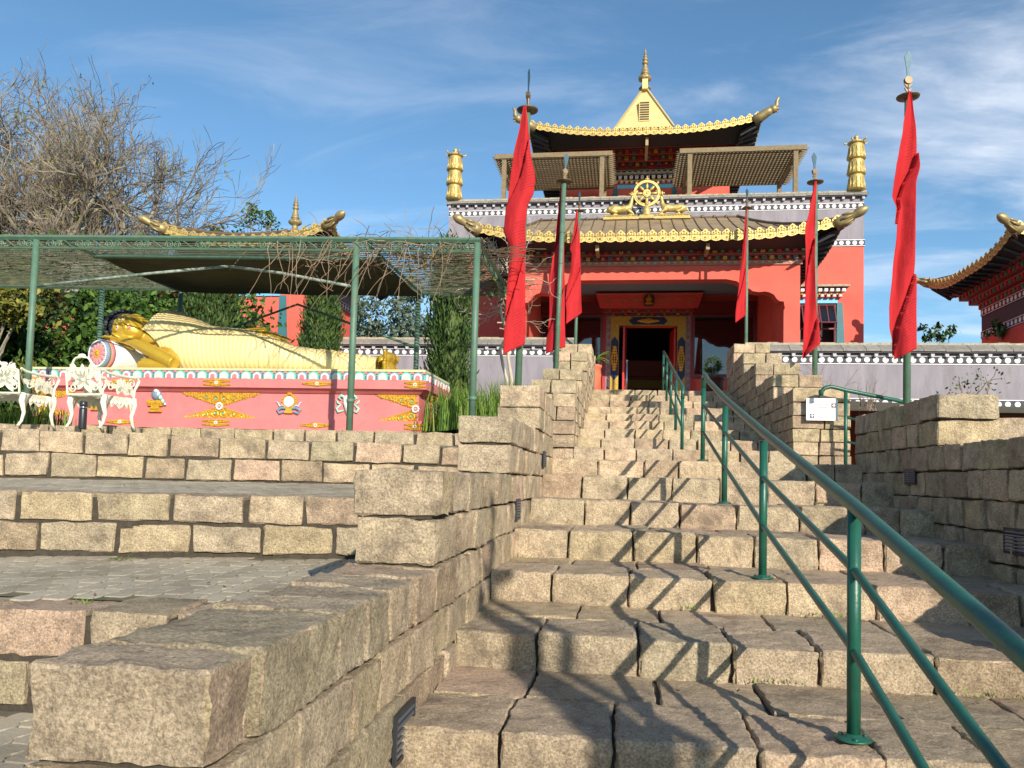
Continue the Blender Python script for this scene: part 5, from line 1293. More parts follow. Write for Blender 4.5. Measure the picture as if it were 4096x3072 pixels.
# ------------------------------------------------------------------ pedestal
def arch_prism(mb, x, z0, w, h, y0, y1, m, M=None):
    P = [(x-w, z0), (x+w, z0), (x+w, z0+h*.55), (x+w*.8, z0+h*.8), (x+w*.4, z0+h*.95), (x, z0+h), (x-w*.4, z0+h*.95), (x-w*.8, z0+h*.8), (x-w, z0+h*.55)]
    mb.prism(P, y0, y1, m, M)
PX0, PX1, PY0, PY1, PZ = -7.62, -2.40, 9.20, 10.50, .49
def pedestal():
    t = thing('statue_pedestal', 'long rose pink pedestal with lotus petal border and gilded reliefs under the reclining statue', 'pedestal', ((PX0+PX1)/2, 9.85, PZ))
    b = MB(); b.box(PX0+.08, PX1-.08, PY0+.08, PY1-.08, PZ+.15, 1.02); b.build('body', ROSE, t)
    s = MB(); s.box(PX0+.02, PX1-.02, PY0+.02, PY1-.02, PZ-.1, PZ+.152); s.build('plinth', ROSE, t)
    c = MB(); c.box(PX0-.03, PX1+.03, PY0-.03, PY1+.03, 1.018, 1.125); c.frust(((PX0+PX1)/2, 9.85), (PX1-PX0)/2-.06, .59, (PX1-PX0)/2+.01, .66, .965, 1.019); c.build('cornice', ROSE, t)
    l = MB(); l.box(PX0+.01, PX1-.01, PY0+.01, PY1-.01, 1.124, 1.25); l.build('top_slab', SLAB, t)
    e = MB(); e.box(PX0-.012, PX1+.012, PY0-.012, PY1+.012, 1.228, 1.256); e.build('slab_edge', SLAB, t)
    lp = MB()
    def row(x0, x1, M, sgn=1):
        n = int(round((x1-x0)/.147)); w = (x1-x0)/n
        for k in range(n):
            x = x0+w*(k+.5); z = 1.127
            a, b_ = (0, 2) if k % 2 else (1, 3)
            arch_prism(lp, x, z, w*.46, .098, -.030, .02, a, M); arch_prism(lp, x, z, w*.33, .080, -.040, -.02, 4, M)
            arch_prism(lp, x, z, w*.20, .058, -.046, -.03, 3 if k % 2 else 5, M)
            lp.prism([(x+w*.5-.018, z+.075), (x+w*.5+.018, z+.075), (x+w*.5+.02, z+.09), (x+w*.5, z+.108), (x+w*.5-.02, z+.09)], -.02, .02, 3, M)
    row(PX0, PX1, Matrix.Translation((0, PY0+.01, 0)))
    row(PY0, PY1, Matrix.Translation((PX1-.01, 0, 0)) @ Matrix(((0,-1,0,0),(1,0,0,0),(0,0,1,0),(0,0,0,1))))
    lp.build('lotus_border', [BLUG, TURQ, PNKW, mat('petal rose', (.66,.20,.22)), CREAM, mat('pale blush', (.78,.56,.52))], t)
    CEN = [mat('white flower', (.78,.74,.74)), mat('flower heart', (.75,.42,.30)), TURQ]
    I4 = Matrix.Translation((0, 0, 0))
    def flower(mb, x, y, z, r, M, m=0, mc=1):
        for k in range(10):
            a = 2*math.pi*k/10; mb.ball(M @ Vector((x+r*.62*math.cos(a), y, z+r*.62*math.sin(a))), r*.26, 6, m)
        mb.ball(M @ Vector((x, y-.004, z)), r*.30, 8, mc)
    def wing(name, x, z, L_, h, sx, sz, M, y):
        """carved scroll wing: wide at the centre, tapering outwards; top/bottom edge straight"""
        g = MB(); rnd = random.Random(int(x*100+z*10+sx))
        n = 4
        for k in range(n):
            f = (k+.4)/n; w = h*(1-f*.82); cx, cz = x+sx*L_*f, z+sz*(h-w*.52); rr = w*.36
            pts = []
            for q in range(16):
                a = q/15*2*math.pi*1.3; r_ = rr*(1-q/15*.75); pts.append(M @ Vector((cx+sx*r_*math.cos(a), y-.012, cz+sz*r_*math.sin(a))))
            g.tube(pts, .011*(1-f*.4), 5, 0, cap=False)
            g.ball(M @ Vector((cx, y-.012, cz)), rr*.30, 6, 2)
            for q in range(7): 
                a = q/7*2*math.pi; g.ball(M @ Vector((cx+rr*1.25*math.cos(a), y, cz+rr*1.15*math.sin(a))), rr*.34, 5, 0)
        m_ = 16
        for k in range(m_):
            f = k/m_; w = h*(1-f)
            g.ball(M @ Vector((x+sx*L_*f, y, z+sz*h*.98)), (.020,.014,.014), 5, 0)
            g.ball(M @ Vector((x+sx*L_*f, y, z+sz*(h-w*1.0)+rnd.uniform(-.006,.006))), .019*(1-f*.5), 5, 0)
            g.ball(M @ Vector((x+sx*L_*f, y, z+sz*(h-w*.5))), .017*(1-f*.3), 5, 0)
        P = [(x, z+sz*h*.06), (x, z+sz*h), (x+sx*L_*1.02, z+sz*h*1.0), (x+sx*L_*.6, z+sz*h*.55)]
        if sx*sz > 0: P = P[::-1]
        g.prism(P, y-.004, y+.02, 0, M)
        return g.build(name, [RELG, CEN[0], TURQ], t)
    def bow(x, z, L_, h, M, y, left=True, right=True):
        for sx in ((-1,) if left else ())+((1,) if right else ()):
            wing('gilded_scroll', x, z+.008, L_, h, sx, 1, M, y); wing('gilded_scroll', x, z-.008, L_, h, sx, -1, M, y)
        f = MB(); flower(f, x, y-.022, z, .058, M); f.build('painted_flower', CEN, t)
    def small(x, z, L_, M, y, double=False):
        g = MB()
        for dz in ((-.022, .022) if double else (0,)):
            for k in range(-9, 10):
                f = abs(k)/9; hh = (.022 if double else .030)*(1-f*.75)+.004
                g.ball(M @ Vector((x+k*L_/9, y, z+dz+hh*.5)), (.017,.012,hh*.6), 5, 0); g.ball(M @ Vector((x+k*L_/9, y, z+dz-hh*.5)), (.017,.012,hh*.6), 5, 0)
        flower(g, x, y-.012, z, .028, M, 1, 2); g.build('gilded_rosette', [RELG, CEN[0], CEN[1]], t)
    yb = PY0+.075; M = I4; zc = .79
    xm = (PX0+PX1)/2
    for x in (-5.02,): bow(x, zc, .52, .155, M, yb)
    bow(PX1-.11, zc, .50, .155, M, yb, True, False); bow(PX0+.12, zc, .50, .155, M, yb, False, True)
    small(-5.02, 1.072, .17, M, PY0-.035, True); small(-5.03, .58, .17, M, PY0+.015, True)
    for x in (-3.72, -6.30): small(x, 1.072, .18, M, PY0-.035); small(x-.02, .57, .18, M, PY0+.015)
    for x, d in ((PX1-.10, 1), (PX0+.1, 1)): small(x, 1.072, .12, M, PY0-.035, True); small(x, .575, .12, M, PY0+.015, True)
    Ms = Matrix.Translation((PX1, 0, 0)) @ Matrix(((0,-1,0,0),(1,0,0,0),(0,0,1,0),(0,0,0,1)))
    bow(PY0+.13, zc, .28, .15, Ms, -.075, False, True); bow(PY1-.13, zc, .30, .15, Ms, -.075, True, False)
    for yy in (9.5, 10.2): small(yy, 1.072, .07, Ms, .035); small(yy, .575, .07, Ms, -.015)
    g = MB(); g.ball(Ms @ Vector((9.85, -.075, zc)), (.02,.10,.13), 12); 
    for k in range(16):
        a = k*math.pi/8; g.ball(Ms @ Vector((9.85+.10*math.cos(a), -.085, zc+.13*math.sin(a))), .018, 5)
    g.build('gilded_medallion', RELG, t)
    # emblems: vase, mirror, conch
    e1 = MB(); e1.frust((-6.72, yb), .07, .03, .09, .035, .76, .80, 0); e1.frust((-6.72, yb), .05, .03, .04, .03, .715, .76, 0); e1.build('gilded_stand', RELG, t)
    e2 = MB(); e2.ball((-6.72, yb, .87), (.075,.05,.075), 14, 0); e2.tube([(-6.80, yb-.02, .93), (-6.74, yb-.02, .97), (-6.72, yb-.02, 1.0)], [.02,.015,.008], 6); e2.build('painted_jewel', CEN[0], t, smooth=True)
    v = MB(); x, z = -5.88, .82
    v.frust((x, yb), .10, .03, .12, .035, z-.04, z+.035, 0); v.frust((x, yb), .07, .03, .05, .03, z-.10, z-.04, 0); v.box(x-.085, x+.085, yb-.035, yb+.01, z-.115, z-.095, 0)
    for k in range(-4, 5): v.ball((x+k*.024, yb-.035, z+.0), (.009,.012,.022), 5, 0); v.ball((x+k*.013, yb-.035, z-.07), (.007,.010,.016), 5, 0)
    v.build('gilded_stand', RELG, t)
    w = MB(); w.ball((x, yb, z+.105), (.068,.05,.07), 14, 0); w.ball((x+.01, yb-.03, z+.15), (.034,.03,.022), 10, 1)
    for k in range(7): w.ball((x+.035+k*.017, yb-.03, z+.11-k*.021), (.03-.002*k,.014,.034-.003*k), 7, 2 if k % 2 else 1)
    w.build('painted_jewel', [BLUG, CEN[0], TURQ], t, smooth=True)
    m = MB(); x, z = -4.11, .86
    m.disc(x, z, .065, yb-.03, yb+.02, 1, 24)
    for k in range(18):
        a = k*math.pi/9; m.ball((x+.082*math.cos(a), yb-.012, z+.082*math.sin(a)+(.01 if k in (4,5) else 0)), .020, 6, 0)
    m.ball((x, yb-.01, z+.115), .02, 6, 0); m.frust((x, yb), .055, .03, .03, .025, z-.145, z-.07, 0)
    for s in (-1, 1):
        m.tube([(x+s*.03, yb-.015, z-.085), (x+s*.10, yb-.015, z-.08), (x+s*.145, yb-.015, z-.11), (x+s*.12, yb-.015, z-.145), (x+s*.05, yb-.015, z-.125)], [.012,.018,.02,.018,.010], 6, 2)
        m.tube([(x+s*.03, yb-.015, z-.075), (x+s*.09, yb-.015, z-.045), (x+s*.12, yb-.015, z-.06), (x+s*.14, yb-.015, z-.02), (x+s*.165, yb-.015, z-.0)], [.012,.012,.012,.010,.004], 6, 3)
    m.build('mirror_emblem', [RELG, CEN[0], BLUG, mat('pale blue ribbon', (.5,.55,.62))], t, smooth=False)
    q = MB(); x, z = -3.36, .86
    q.ball((x, yb, z+.03), (.07,.05,.065), 12, 0); q.tube([(x, yb-.01, z), (x+.0, yb-.012, z-.07), (x-.008, yb-.01, z-.15)], [.062,.04,.010], 10, 0)
    for k in range(5): q.tube([(x-.02, yb-.045, z+.0-.025*k), (x+.03, yb-.03, z-.006-.025*k)], .005, 4, 1)
    for s in (-1, 1):
        q.tube([(x+s*.03, yb-.02, z+.05), (x+s*.08, yb-.02, z+.085), (x+s*.115, yb-.02, z+.055), (x+s*.085, yb-.02, z+.03)], [.014,.020,.016,.010], 6, 1)
        q.tube([(x+s*.15, yb-.012, z+.03), (x+s*.125, yb-.012, z-.01), (x+s*.09, yb-.012, z-.03), (x+s*.14, yb-.012, z-.075), (x+s*.12, yb-.012, z-.12), (x+s*.05, yb-.012, z-.10)], [.004,.014,.012,.018,.016,.008], 6, 1)
    q.build('conch_emblem', [CEN[0], mat('seafoam ribbon', (.35,.62,.52))], t, smooth=True)
    return t
pedestal()
# ------------------------------------------------------------------ reclining statue
def interp(tab, x):
    if x <= tab[0][0]: return tab[0][1]
    for a, b in zip(tab, tab[1:]):
        if x <= b[0]:
            f = (x-a[0])/(b[0]-a[0]); return lerp(a[1], b[1], f*f*(3-2*f)*.5+f*.5)
    return tab[-1][1]
def statue():
    t = thing('reclining_statue', 'large gilded statue lying on its side in a pleated pale gold robe', 'statue', (-5, 9.85, 1.256))
    ZB = 1.258
    TOP = [(-6.40,1.95),(-6.22,2.06),(-6.10,2.115),(-5.93,2.105),(-5.74,2.02),(-5.44,1.90),(-5.08,1.865),(-4.84,1.84),(-4.585,1.775),(-4.28,1.635),(-3.88,1.585),(-3.45,1.54),(-3.15,1.50)]
    HD = [(-6.3,.30),(-5.9,.335),(-5.4,.30),(-4.9,.32),(-4.4,.29),(-3.8,.22),(-3.15,.19)]
    r = MB(); nu, nv = 210, 44
    NECK = [(1.2,-5.80),(1.32,-5.83),(1.57,-6.0),(1.72,-6.15),(1.80,-6.30),(1.95,-6.22),(2.12,-6.10)]
    def pt(i, j):
        f = i/nu; x = lerp(-6.15, -3.14, f); a = 2*math.pi*j/nv
        zt_ = interp(TOP, x); hd = interp(HD, x); zc = (zt_+ZB)/2; hz = (zt_-ZB)/2
        ca, sa = math.cos(a), math.sin(a)      # a = 0 back(+y), pi = front
        e = .78
        yy = 9.83+hd*math.copysign(abs(ca)**e, ca); zz = zc+hz*math.copysign(abs(sa)**(.9 if sa > 0 else .6), sa)
        # long pleats running round the body
        amp = .013*(1 if -6.1 < x < -3.2 else .3)
        ph = x*98+1.2*math.sin(zz*3+x*2)+ (zz-1.3)*(8 if x < -5 else -9)
        pl = (1-abs(math.sin(ph*.5)))**2*amp*-1
        lower = .02*math.exp(-((zz-1.42)/.09)**2)*math.sin((x+6)*2.2)
        fr = 1 if ca < .2 else .3
        yy -= pl*fr*(-1 if ca < 0 else 1)*-1*0
        n = Vector((0, ca, sa)); yy += n.y*pl*fr; zz += n.z*pl*fr*(1 if zz > 1.28 else 0)
        k = max(0, 1-f/.12); xs = lerp(x, interp(NECK, zz)+(.07 if ca > 0 else 0), k) if k > 0 else x
        if f > .93: # flared hem at the ankles
            yy += ca*.03*(f-.93)/.07
        return (xs, yy, max(zz, ZB-.005))
    for i in range(nu+1):
        for j in range(nv): r.v.append(pt(i, j))
    for i in range(nu):
        for j in range(nv):
            a = i*nv+j; b = i*nv+(j+1) % nv; r.f.append((a, b, b+nv, a+nv)); r.m.append(0)
    r.f.append(tuple(range(nv))); r.m.append(0); r.f.append(tuple(nu*nv+nv-1-j for j in range(nv))); r.m.append(0)
    # raised hem line and drapes over the legs
    for q in range(3):
        pts = []
        for k in range(22):
            f = k/21; a = lerp(1.75, 4.1, f); x = -3.95+.12*q+.55*math.sin(f*1.6)
            zt_ = interp(TOP, x); hd = interp(HD, x); zc = (zt_+ZB)/2; hz = (zt_-ZB)/2; ca, sa = math.cos(a), math.sin(a)
            pts.append((x, 9.83+(hd+.004)*math.copysign(abs(ca)**.78, ca), max(zc+(hz+.004)*math.copysign(abs(sa)**.9, sa), ZB)))
        r.tube(pts, .008, 5, 0)
    r.build('robe', ROBE, t, smooth=True)
    # ---- gilded body
    ey = Vector((-.905, -.05, .42)).normalized(); ez = Vector((.16, -.95, .20)); ez = (ez-ey*ez.dot(ey)).normalized(); ex = ey.cross(ez)
    C = Vector((-6.53, 9.60, 1.815))
    H = lambda x, y, z: C+ex*x+ey*y+ez*z
    R3 = Matrix((ex, ey, ez)).transposed()
    b = MB()
    def el(p, rad, n=18): b.ball(H(*p), rad, n, 0, R3)
    el((0, .03, -.03), (.205, .225, .215), 28); el((0, -.06, .03), (.165, .20, .165), 24); el((0, -.165, .075), (.085, .075, .085), 16)
    for s in (-1, 1):
        el((s*.085, -.04, .105), (.075, .075, .065)); el((s*.078, .052, .158), (.052, .026, .030)); 
        b.tube([H(s*.022, .078, .185), H(s*.06, .105, .178), H(s*.105, .098, .150), H(s*.14, .07, .11)], [.008,.011,.010,.005], 8)
        el((s*.028, -.045, .195), (.018, .015, .018), 10)
        b.tube([H(s*.195, .09, -.03), H(s*.215, .03, -.01), H(s*.21, -.08, .0), H(s*.205, -.19, .0), H(s*.195, -.225, .005)], [.03,.035,.024,.022,.014], 8)
    b.tube([H(0, .08, .172), H(0, .03, .192), H(0, -.03, .222), H(0, -.045, .215)], [.014,.017,.024,.016], 10)
    el((0, -.098, .172), (.045, .012, .022), 12); el((0, -.118, .168), (.036, .013, .022), 12)
    el((0, .13, .165), (.012,.012,.01), 8)
    # neck, shoulders, hidden trunk and legs so that the figure stays one piece
    b.tube([H(0, -.10, -.05), H(.0, -.24, -.05), (-6.12, 9.74, 1.66), (-5.98, 9.80, 1.66)], [.115,.12,.19,.26], 20)
    b.tube([(-6.10, 9.78, 1.68), (-5.9, 9.82, 1.66), (-5.4, 9.83, 1.56), (-4.4, 9.83, 1.46), (-3.4, 9.83, 1.40), (-3.12, 9.80, 1.39)], [.25,.27,.22,.16,.11,.10], 18)
    # lower arm bent under the head, elbow towards the viewer
    b.tube([(-5.98, 9.62, 1.52), (-5.86, 9.50, 1.42), (-5.74, 9.38, 1.345), (-5.72, 9.36, 1.335)], [.13,.105,.085,.07], 16)
    b.tube([(-5.725, 9.36, 1.345), (-5.95, 9.37, 1.45), (-6.20, 9.40, 1.56), (-6.38, 9.43, 1.625), (-6.50, 9.45, 1.655)], [.083,.088,.075,.055,.05], 16)
    b.tube([(-6.46, 9.45, 1.65), (-6.58, 9.46, 1.675), (-6.68, 9.47, 1.685)], [.052,.06,.045], 12)      # palm
    for k in range(4): b.tube([(-6.66, 9.43+.028*k, 1.685), (-6.76, 9.44+.03*k, 1.700), (-6.84+.012*abs(k-1), 9.46+.03*k, 1.690)], [.017,.016,.011], 8)
    b.tube([(-6.52, 9.42, 1.67), (-6.58, 9.39, 1.705), (-6.63, 9.39, 1.735)], [.02,.018,.012], 8)
    b.tube([(-6.02, 9.50, 1.40), (-6.22, 9.46, 1.34), (-5.80, 9.40, 1.325)], [.10,.085,.075], 14)
    # upper arm's hand resting on the hip
    b.tube([(-4.98, 9.80, 1.83), (-4.82, 9.78, 1.835), (-4.70, 9.76, 1.81)], [.045,.05,.055], 12)
    for k in range(4): b.tube([(-4.70, 9.70+.04*k, 1.79+.012*k), (-4.55, 9.69+.04*k, 1.755+.01*k), (-4.38+.02*abs(k-2), 9.70+.04*k, 1.68+.012*k)], [.024,.021,.012], 8)
    b.tube([(-4.80, 9.70, 1.81), (-4.70, 9.655, 1.775), (-4.62, 9.64, 1.74)], [.022,.02,.012], 8)
    # feet, one above the other
    for zc in (1.325, 1.468):
        b.tube([(-3.25, 9.83, 1.40), (-3.10, 9.82, zc), (-3.0, 9.82, zc)], [.10,.07,.06], 12)
        b.ball((-2.975, 9.71, zc), (.060,.20,.074), 20); b.ball((-2.985, 9.84, zc), (.075,.085,.072), 16); b.ball((-2.985, 9.58, zc), (.055,.09,.073), 16)
        for k in range(5):
            zz = zc-.052+.026*k; b.tube([(-2.985, 9.53, zz), (-2.985, 9.475-.006*k, zz)], [.020,.019+.0015*k], 8); b.ball((-2.978, 9.465-.006*k, zz), .020+.0015*k, 8)
    o = b.build('body', SKIN, t, smooth=True)
    md = o.modifiers.new('remesh', 'REMESH'); md.mode = 'VOXEL'; md.voxel_size = .0095; md.use_smooth_shade = True
    sm = o.modifiers.new('smooth', 'SMOOTH'); sm.factor = .6; sm.iterations = 3
    ey_ = MB()
    for s in (-1, 1):
        pts = [H(s*(.035+.085*k/9), .045+.012*math.sin(math.pi*k/9)*-1+.004, .188-.004*k*(k/9)-.0) for k in range(10)]
        ey_.tube(pts, [.003+.008*math.sin(math.pi*k/9) for k in range(10)], 6, 0)
        ey_.ball(H(s*.078, .038, .190), .009, 8, 1)
    ey_.build('eye', [WHT, BLK], t, smooth=True)
    lp = MB(); lp.tube([H(-.042, -.100, .186), H(-.018, -.098, .199), H(0, -.101, .200), H(.018, -.098, .199), H(.042, -.100, .186)], [.003,.009,.009,.009,.003], 8)
    lp.tube([H(-.032, -.118, .182), H(0, -.121, .196), H(.032, -.118, .182)], [.003,.010,.003], 8); lp.build('lips', mat('rose lips', (.72,.30,.26), rough=.5), t, smooth=True)
    h = MB(); rnd = random.Random(3); n = 560
    h.ball(H(0, .07, -.055), (.208, .222, .225), 20, 0, R3)
    for k in range(n):
        g = (k+.5)/n; ph = math.acos(1-2*g); th = k*2.39996
        d = Vector((math.sin(ph)*math.cos(th), math.sin(ph)*math.sin(th), math.cos(ph)))
        p = Vector((d.x*.225, d.y*.245, d.z*.245))
        # hairline: only behind and above the brow
        if d.z > .45 and d.y < .62: continue
        if d.y < -.12: continue
        if d.z > .25 and d.y < .30: continue
        h.ball(H(p.x, p.y+.085, p.z-.05), .0235, 7)
    for k in range(70):
        th = k*2.39996; g = (k+.5)/70; ph = math.acos(1-g*1.2)
        h.ball(H(math.sin(ph)*math.cos(th)*.09, .28+math.cos(ph)*.085, math.sin(ph)*math.sin(th)*.09-.06), .021, 6)
    h.build('curled_hair', CURL, t, smooth=True)
    rb = MB()
    for zc in (1.325, 1.468):
        for k in range(8):
            a = k*math.pi/4; rb.ball((-2.892, 9.72+.030*math.cos(a), zc+.030*math.sin(a)), .008, 5)
        rb.ball((-2.892, 9.72, zc), .011, 6)
    rb.build('sole_emblem', RELG, t)
statue()
def bolster():
    t = thing('bolster_pillow', 'round bolster with pink petal end under the head of the reclining statue', 'pillow', (-6.78, 9.4, 1.256))
    a = Vector((-6.765, 9.34, 1.452)); ax = Vector((.30, .95, 0)).normalized(); R = .192; b = a+ax*.85
    M = ax.to_track_quat('Z', 'Y').to_matrix()
    m = MB(); m.lathe([(R*.99,.10),(R*1.03,.2),(R*1.05,.5),(R*1.03,.8),(R*.8,.84)], a, 40, 0, M); m.build('cover', mat('white pillow cover', (.82,.84,.86), rough=.5), t, smooth=True)
    e = MB(); e.lathe([(R*.86,-.012),(R*.97,0),(R,.02),(R,.045)], a, 40, 0, M); e.lathe([(R*1.0,.045),(R*1.0,.055)], a, 40, 1, M); e.lathe([(R*1.005,.055),(R*1.005,.11)], a, 40, 2, M)
    for k in range(40):
        q = 2*math.pi*k/40; e.ball(a+M @ Vector((R*.85*math.cos(q), R*.85*math.sin(q), -.014)), .013, 5, 3)
    e.build('end_rings', [BLUG, YELP, MATS['petal rose'], WHT], t, smooth=True)
    p = MB()
    for k in range(12):
        q = 2*math.pi*k/12; c_ = M @ Vector((R*.47*math.cos(q), R*.47*math.sin(q), -.010)); Mq = M @ Matrix.Rotation(q, 3, 'Z')
        p.ball(a+c_, (R*.34, R*.155, .016), 10, 0, Mq)
    p.build('petal', mat('salmon petal', (.74,.27,.26), rough=.6), t, smooth=True)
    g = MB(); g.ball(a+M @ Vector((0, 0, -.018)), (.04,.04,.018), 12, 0, M)
    for k in range(10): q = 2*math.pi*k/10; g.ball(a+M @ Vector((.042*math.cos(q), .042*math.sin(q), -.022)), .014, 6)
    g.build('gilded_boss', RELG, t, smooth=True)
bolster()
# ------------------------------------------------------------------ cast iron seats
def leaf(mb, p, d, w, L_, M, m=0, th=.010):
    """pointed leaf in the x,z plane"""
    n = 6; c, s = math.cos(d), math.sin(d)
    up = [(0,0),(.2,.75),(.45,1),(.7,.8),(.9,.35),(1,0),(.9,-.35),(.7,-.8),(.45,-1),(.2,-.75)]
    mb.prism([(p[0]+c*a*L_-s*b*w, p[1]+s*a*L_+c*b*w) for a, b in up][::-1], -th/2, th/2, m, M)
def curl(mb, c, r, a0, turns, M, rad=.006, s=1):
    mb.tube([M @ Vector((c[0]+r*(1-k/15*.75)*math.cos(a0+s*turns*6.283*k/15), 0, c[1]+r*(1-k/15*.75)*math.sin(a0+s*turns*6.283*k/15))) for k in range(16)], rad, 5, 0, cap=False)
def seat(label, loc, rot, width, kids, rnd, cat):
    t = thing(kids, label, cat, loc); t.rotation_euler.z = rot
    WLOC[t.name] = (0, 0, 0)
    hw = width/2; SH = .345; BH = .73; d = .21
    b = MB(); M = Matrix.Translation((0, d, 0)) @ Matrix.Rotation(math.radians(-9), 4, 'X')
    def crest(x): q = abs(x)/hw; return BH-.17*q**2-.03*math.cos(q*9)*q
    K = 24; out = [M @ Vector((-hw, 0, SH))]+[M @ Vector((-hw+2*hw*k/K*1.0, 0, crest(-hw+2*hw*k/K))) for k in range(K+1)]+[M @ Vector((hw, 0, SH))]
    b.tube(out, .011, 6); b.tube([M @ Vector((-hw, 0, SH)), M @ Vector((hw, 0, SH))], .011, 6)
    nc = max(1, round(width/.30))
    for c in range(nc):
        cx = -hw+width*(c+.5)/nc; w = width/nc/2
        for a in (90, 55, 125, 25, 155, -20, 200, -55, 235): leaf(b, (cx, SH+.15), math.radians(a), .036, .165 if a > 0 else .12, M)
        for s in (-1, 1):
            curl(b, (cx+s*w*.62, SH+.27), .05, 1.5, 1.4, M, .007, s); curl(b, (cx+s*w*.66, SH+.07), .045, 0, 1.4, M, .007, -s)
            leaf(b, (cx+s*w*.35, SH+.22), math.radians(90-s*40), .032, .12, M); leaf(b, (cx+s*w*.9, SH+.13), math.radians(90+s*12), .030, .13, M)
        b.ball(M @ Vector((cx, 0, SH+.15)), .022, 8); b.ball(M @ Vector((cx, 0, crest(cx)+.012)), (.05,.012,.022), 8)
    b.build('backrest', IRONW, t, smooth=False)
    s = MB(); n = 9
    for k in range(n): y = -d+2*d*k/(n-1); s.box(-hw+.01, hw-.01, y-.014, y+.014, SH-.012, SH)
    s.box(-hw, hw, -d-.012, -d+.004, SH-.045, SH+.003)
    for k in range(int(width/.06)): x = -hw+.03+k*.06; s.ball((x, -d-.01, SH-.05), (.02,.006,.018), 6)
    s.build('seat', IRONW, t)
    for sx in (-1, 1):
        x = sx*hw; Mx = Matrix.Translation((x, 0, 0)) @ Matrix.Rotation(math.pi/2, 4, 'Z')      # local x -> y
        a = MB()
        a.tube([Mx @ Vector(q) for q in ((d+.05, 0, .60), (d-.02, 0, .575), (d-.15, 0, .565), (-d+.08, 0, .565), (-d-.03, 0, .575), (-d-.07, 0, .54), (-d-.045, 0, .49), (-d-.01, 0, .44), (-d+.0, 0, SH))], [.013,.015,.016,.017,.018,.017,.015,.013,.013], 8)
        for q in range(3): leaf(a, (-d+.02+.11*q, SH+.02), math.radians(60+20*q), .038, .17, Mx)
        curl(a, (-d+.04, .50), .05, .5, 1.3, Mx, .007); curl(a, (.02, .50), .045, 2, 1.3, Mx, .007); curl(a, (d-.07, .44), .05, 1, 1.3, Mx, .007)
        for q in range(4): leaf(a, (-d+.06+.1*q, .44), math.radians(-50+30*q), .028, .09, Mx)
        a.build('armrest', IRONW, t)
        for sy, yy in ((-1, -d), (1, d)):
            l = MB(); l.tube([Mx @ Vector(q) for q in ((yy, 0, SH), (yy+sy*.018, 0, SH-.08), (yy-sy*.02, 0, SH-.2), (yy+sy*.005, 0, SH-.29), (yy+sy*.05, 0, 0))], [.030,.030,.020,.015,.013], 8)
            l.prism([(yy, SH), (yy-sy*.12, SH), (yy-sy*.07, SH-.06), (yy-sy*.03, SH-.16), (yy+sy*.0, SH-.2)] if sy > 0 else [(yy+.0, SH-.2), (yy+.03, SH-.16), (yy+.07, SH-.06), (yy+.12, SH), (yy, SH)], -.008, .008, 0, Mx)
            l.build('leg', IRONW, t, smooth=True)
        ap = MB(); ap.prism([(-d+.05, SH-.01), (d-.05, SH-.01), (d-.10, SH-.12), (d-.14, SH-.08), (.05, SH-.10), (0, SH-.13), (-.05, SH-.10), (-d+.14, SH-.08), (-d+.10, SH-.12)], -.006, .006, 0, Mx)
        for q in range(5): ap.ball(Mx @ Vector((-d+.1+.055*q, 0, SH-.07)), .022, 6)
        ap.build('side_apron', IRONW, t)
    return t
seat('ornate cream cast iron garden armchair at the left, a dark flask standing by its legs', (-5.50, 7.71, .395), math.radians(174), .41, 'garden_chair', random.Random(5), 'garden chair')
seat('ornate cream cast iron garden bench cut by the left edge of the photo', (-6.74, 7.71, .40), math.radians(178), 1.0, 'garden_bench', random.Random(6), 'garden bench')
def flask():
    t = thing('flask', 'dark steel flask standing in front of the cream garden chair', 'flask', (-5.44, 7.33, .375))
    b = MB(); b.lathe([(.036,.39),(.038,.40),(.038,.59),(.034,.605)], (-5.44, 7.33, -.02), 20); b.build('bottle', mat('dark flask steel', (.04,.04,.045), rough=.35, metal=.4), t, smooth=True)
    r = MB(); r.lathe([(.034,.605),(.034,.62)], (-5.44, 7.33, -.02), 20); r.build('steel_ring', mat('bright steel', (.6,.6,.62), rough=.2, metal=1), t, smooth=True)
    c = MB(); c.lathe([(.034,.62),(.037,.625),(.037,.665),(.028,.675)], (-5.44, 7.33, -.02), 20); c.build('cap', MATS['dark flask steel'], t, smooth=True)
flask()
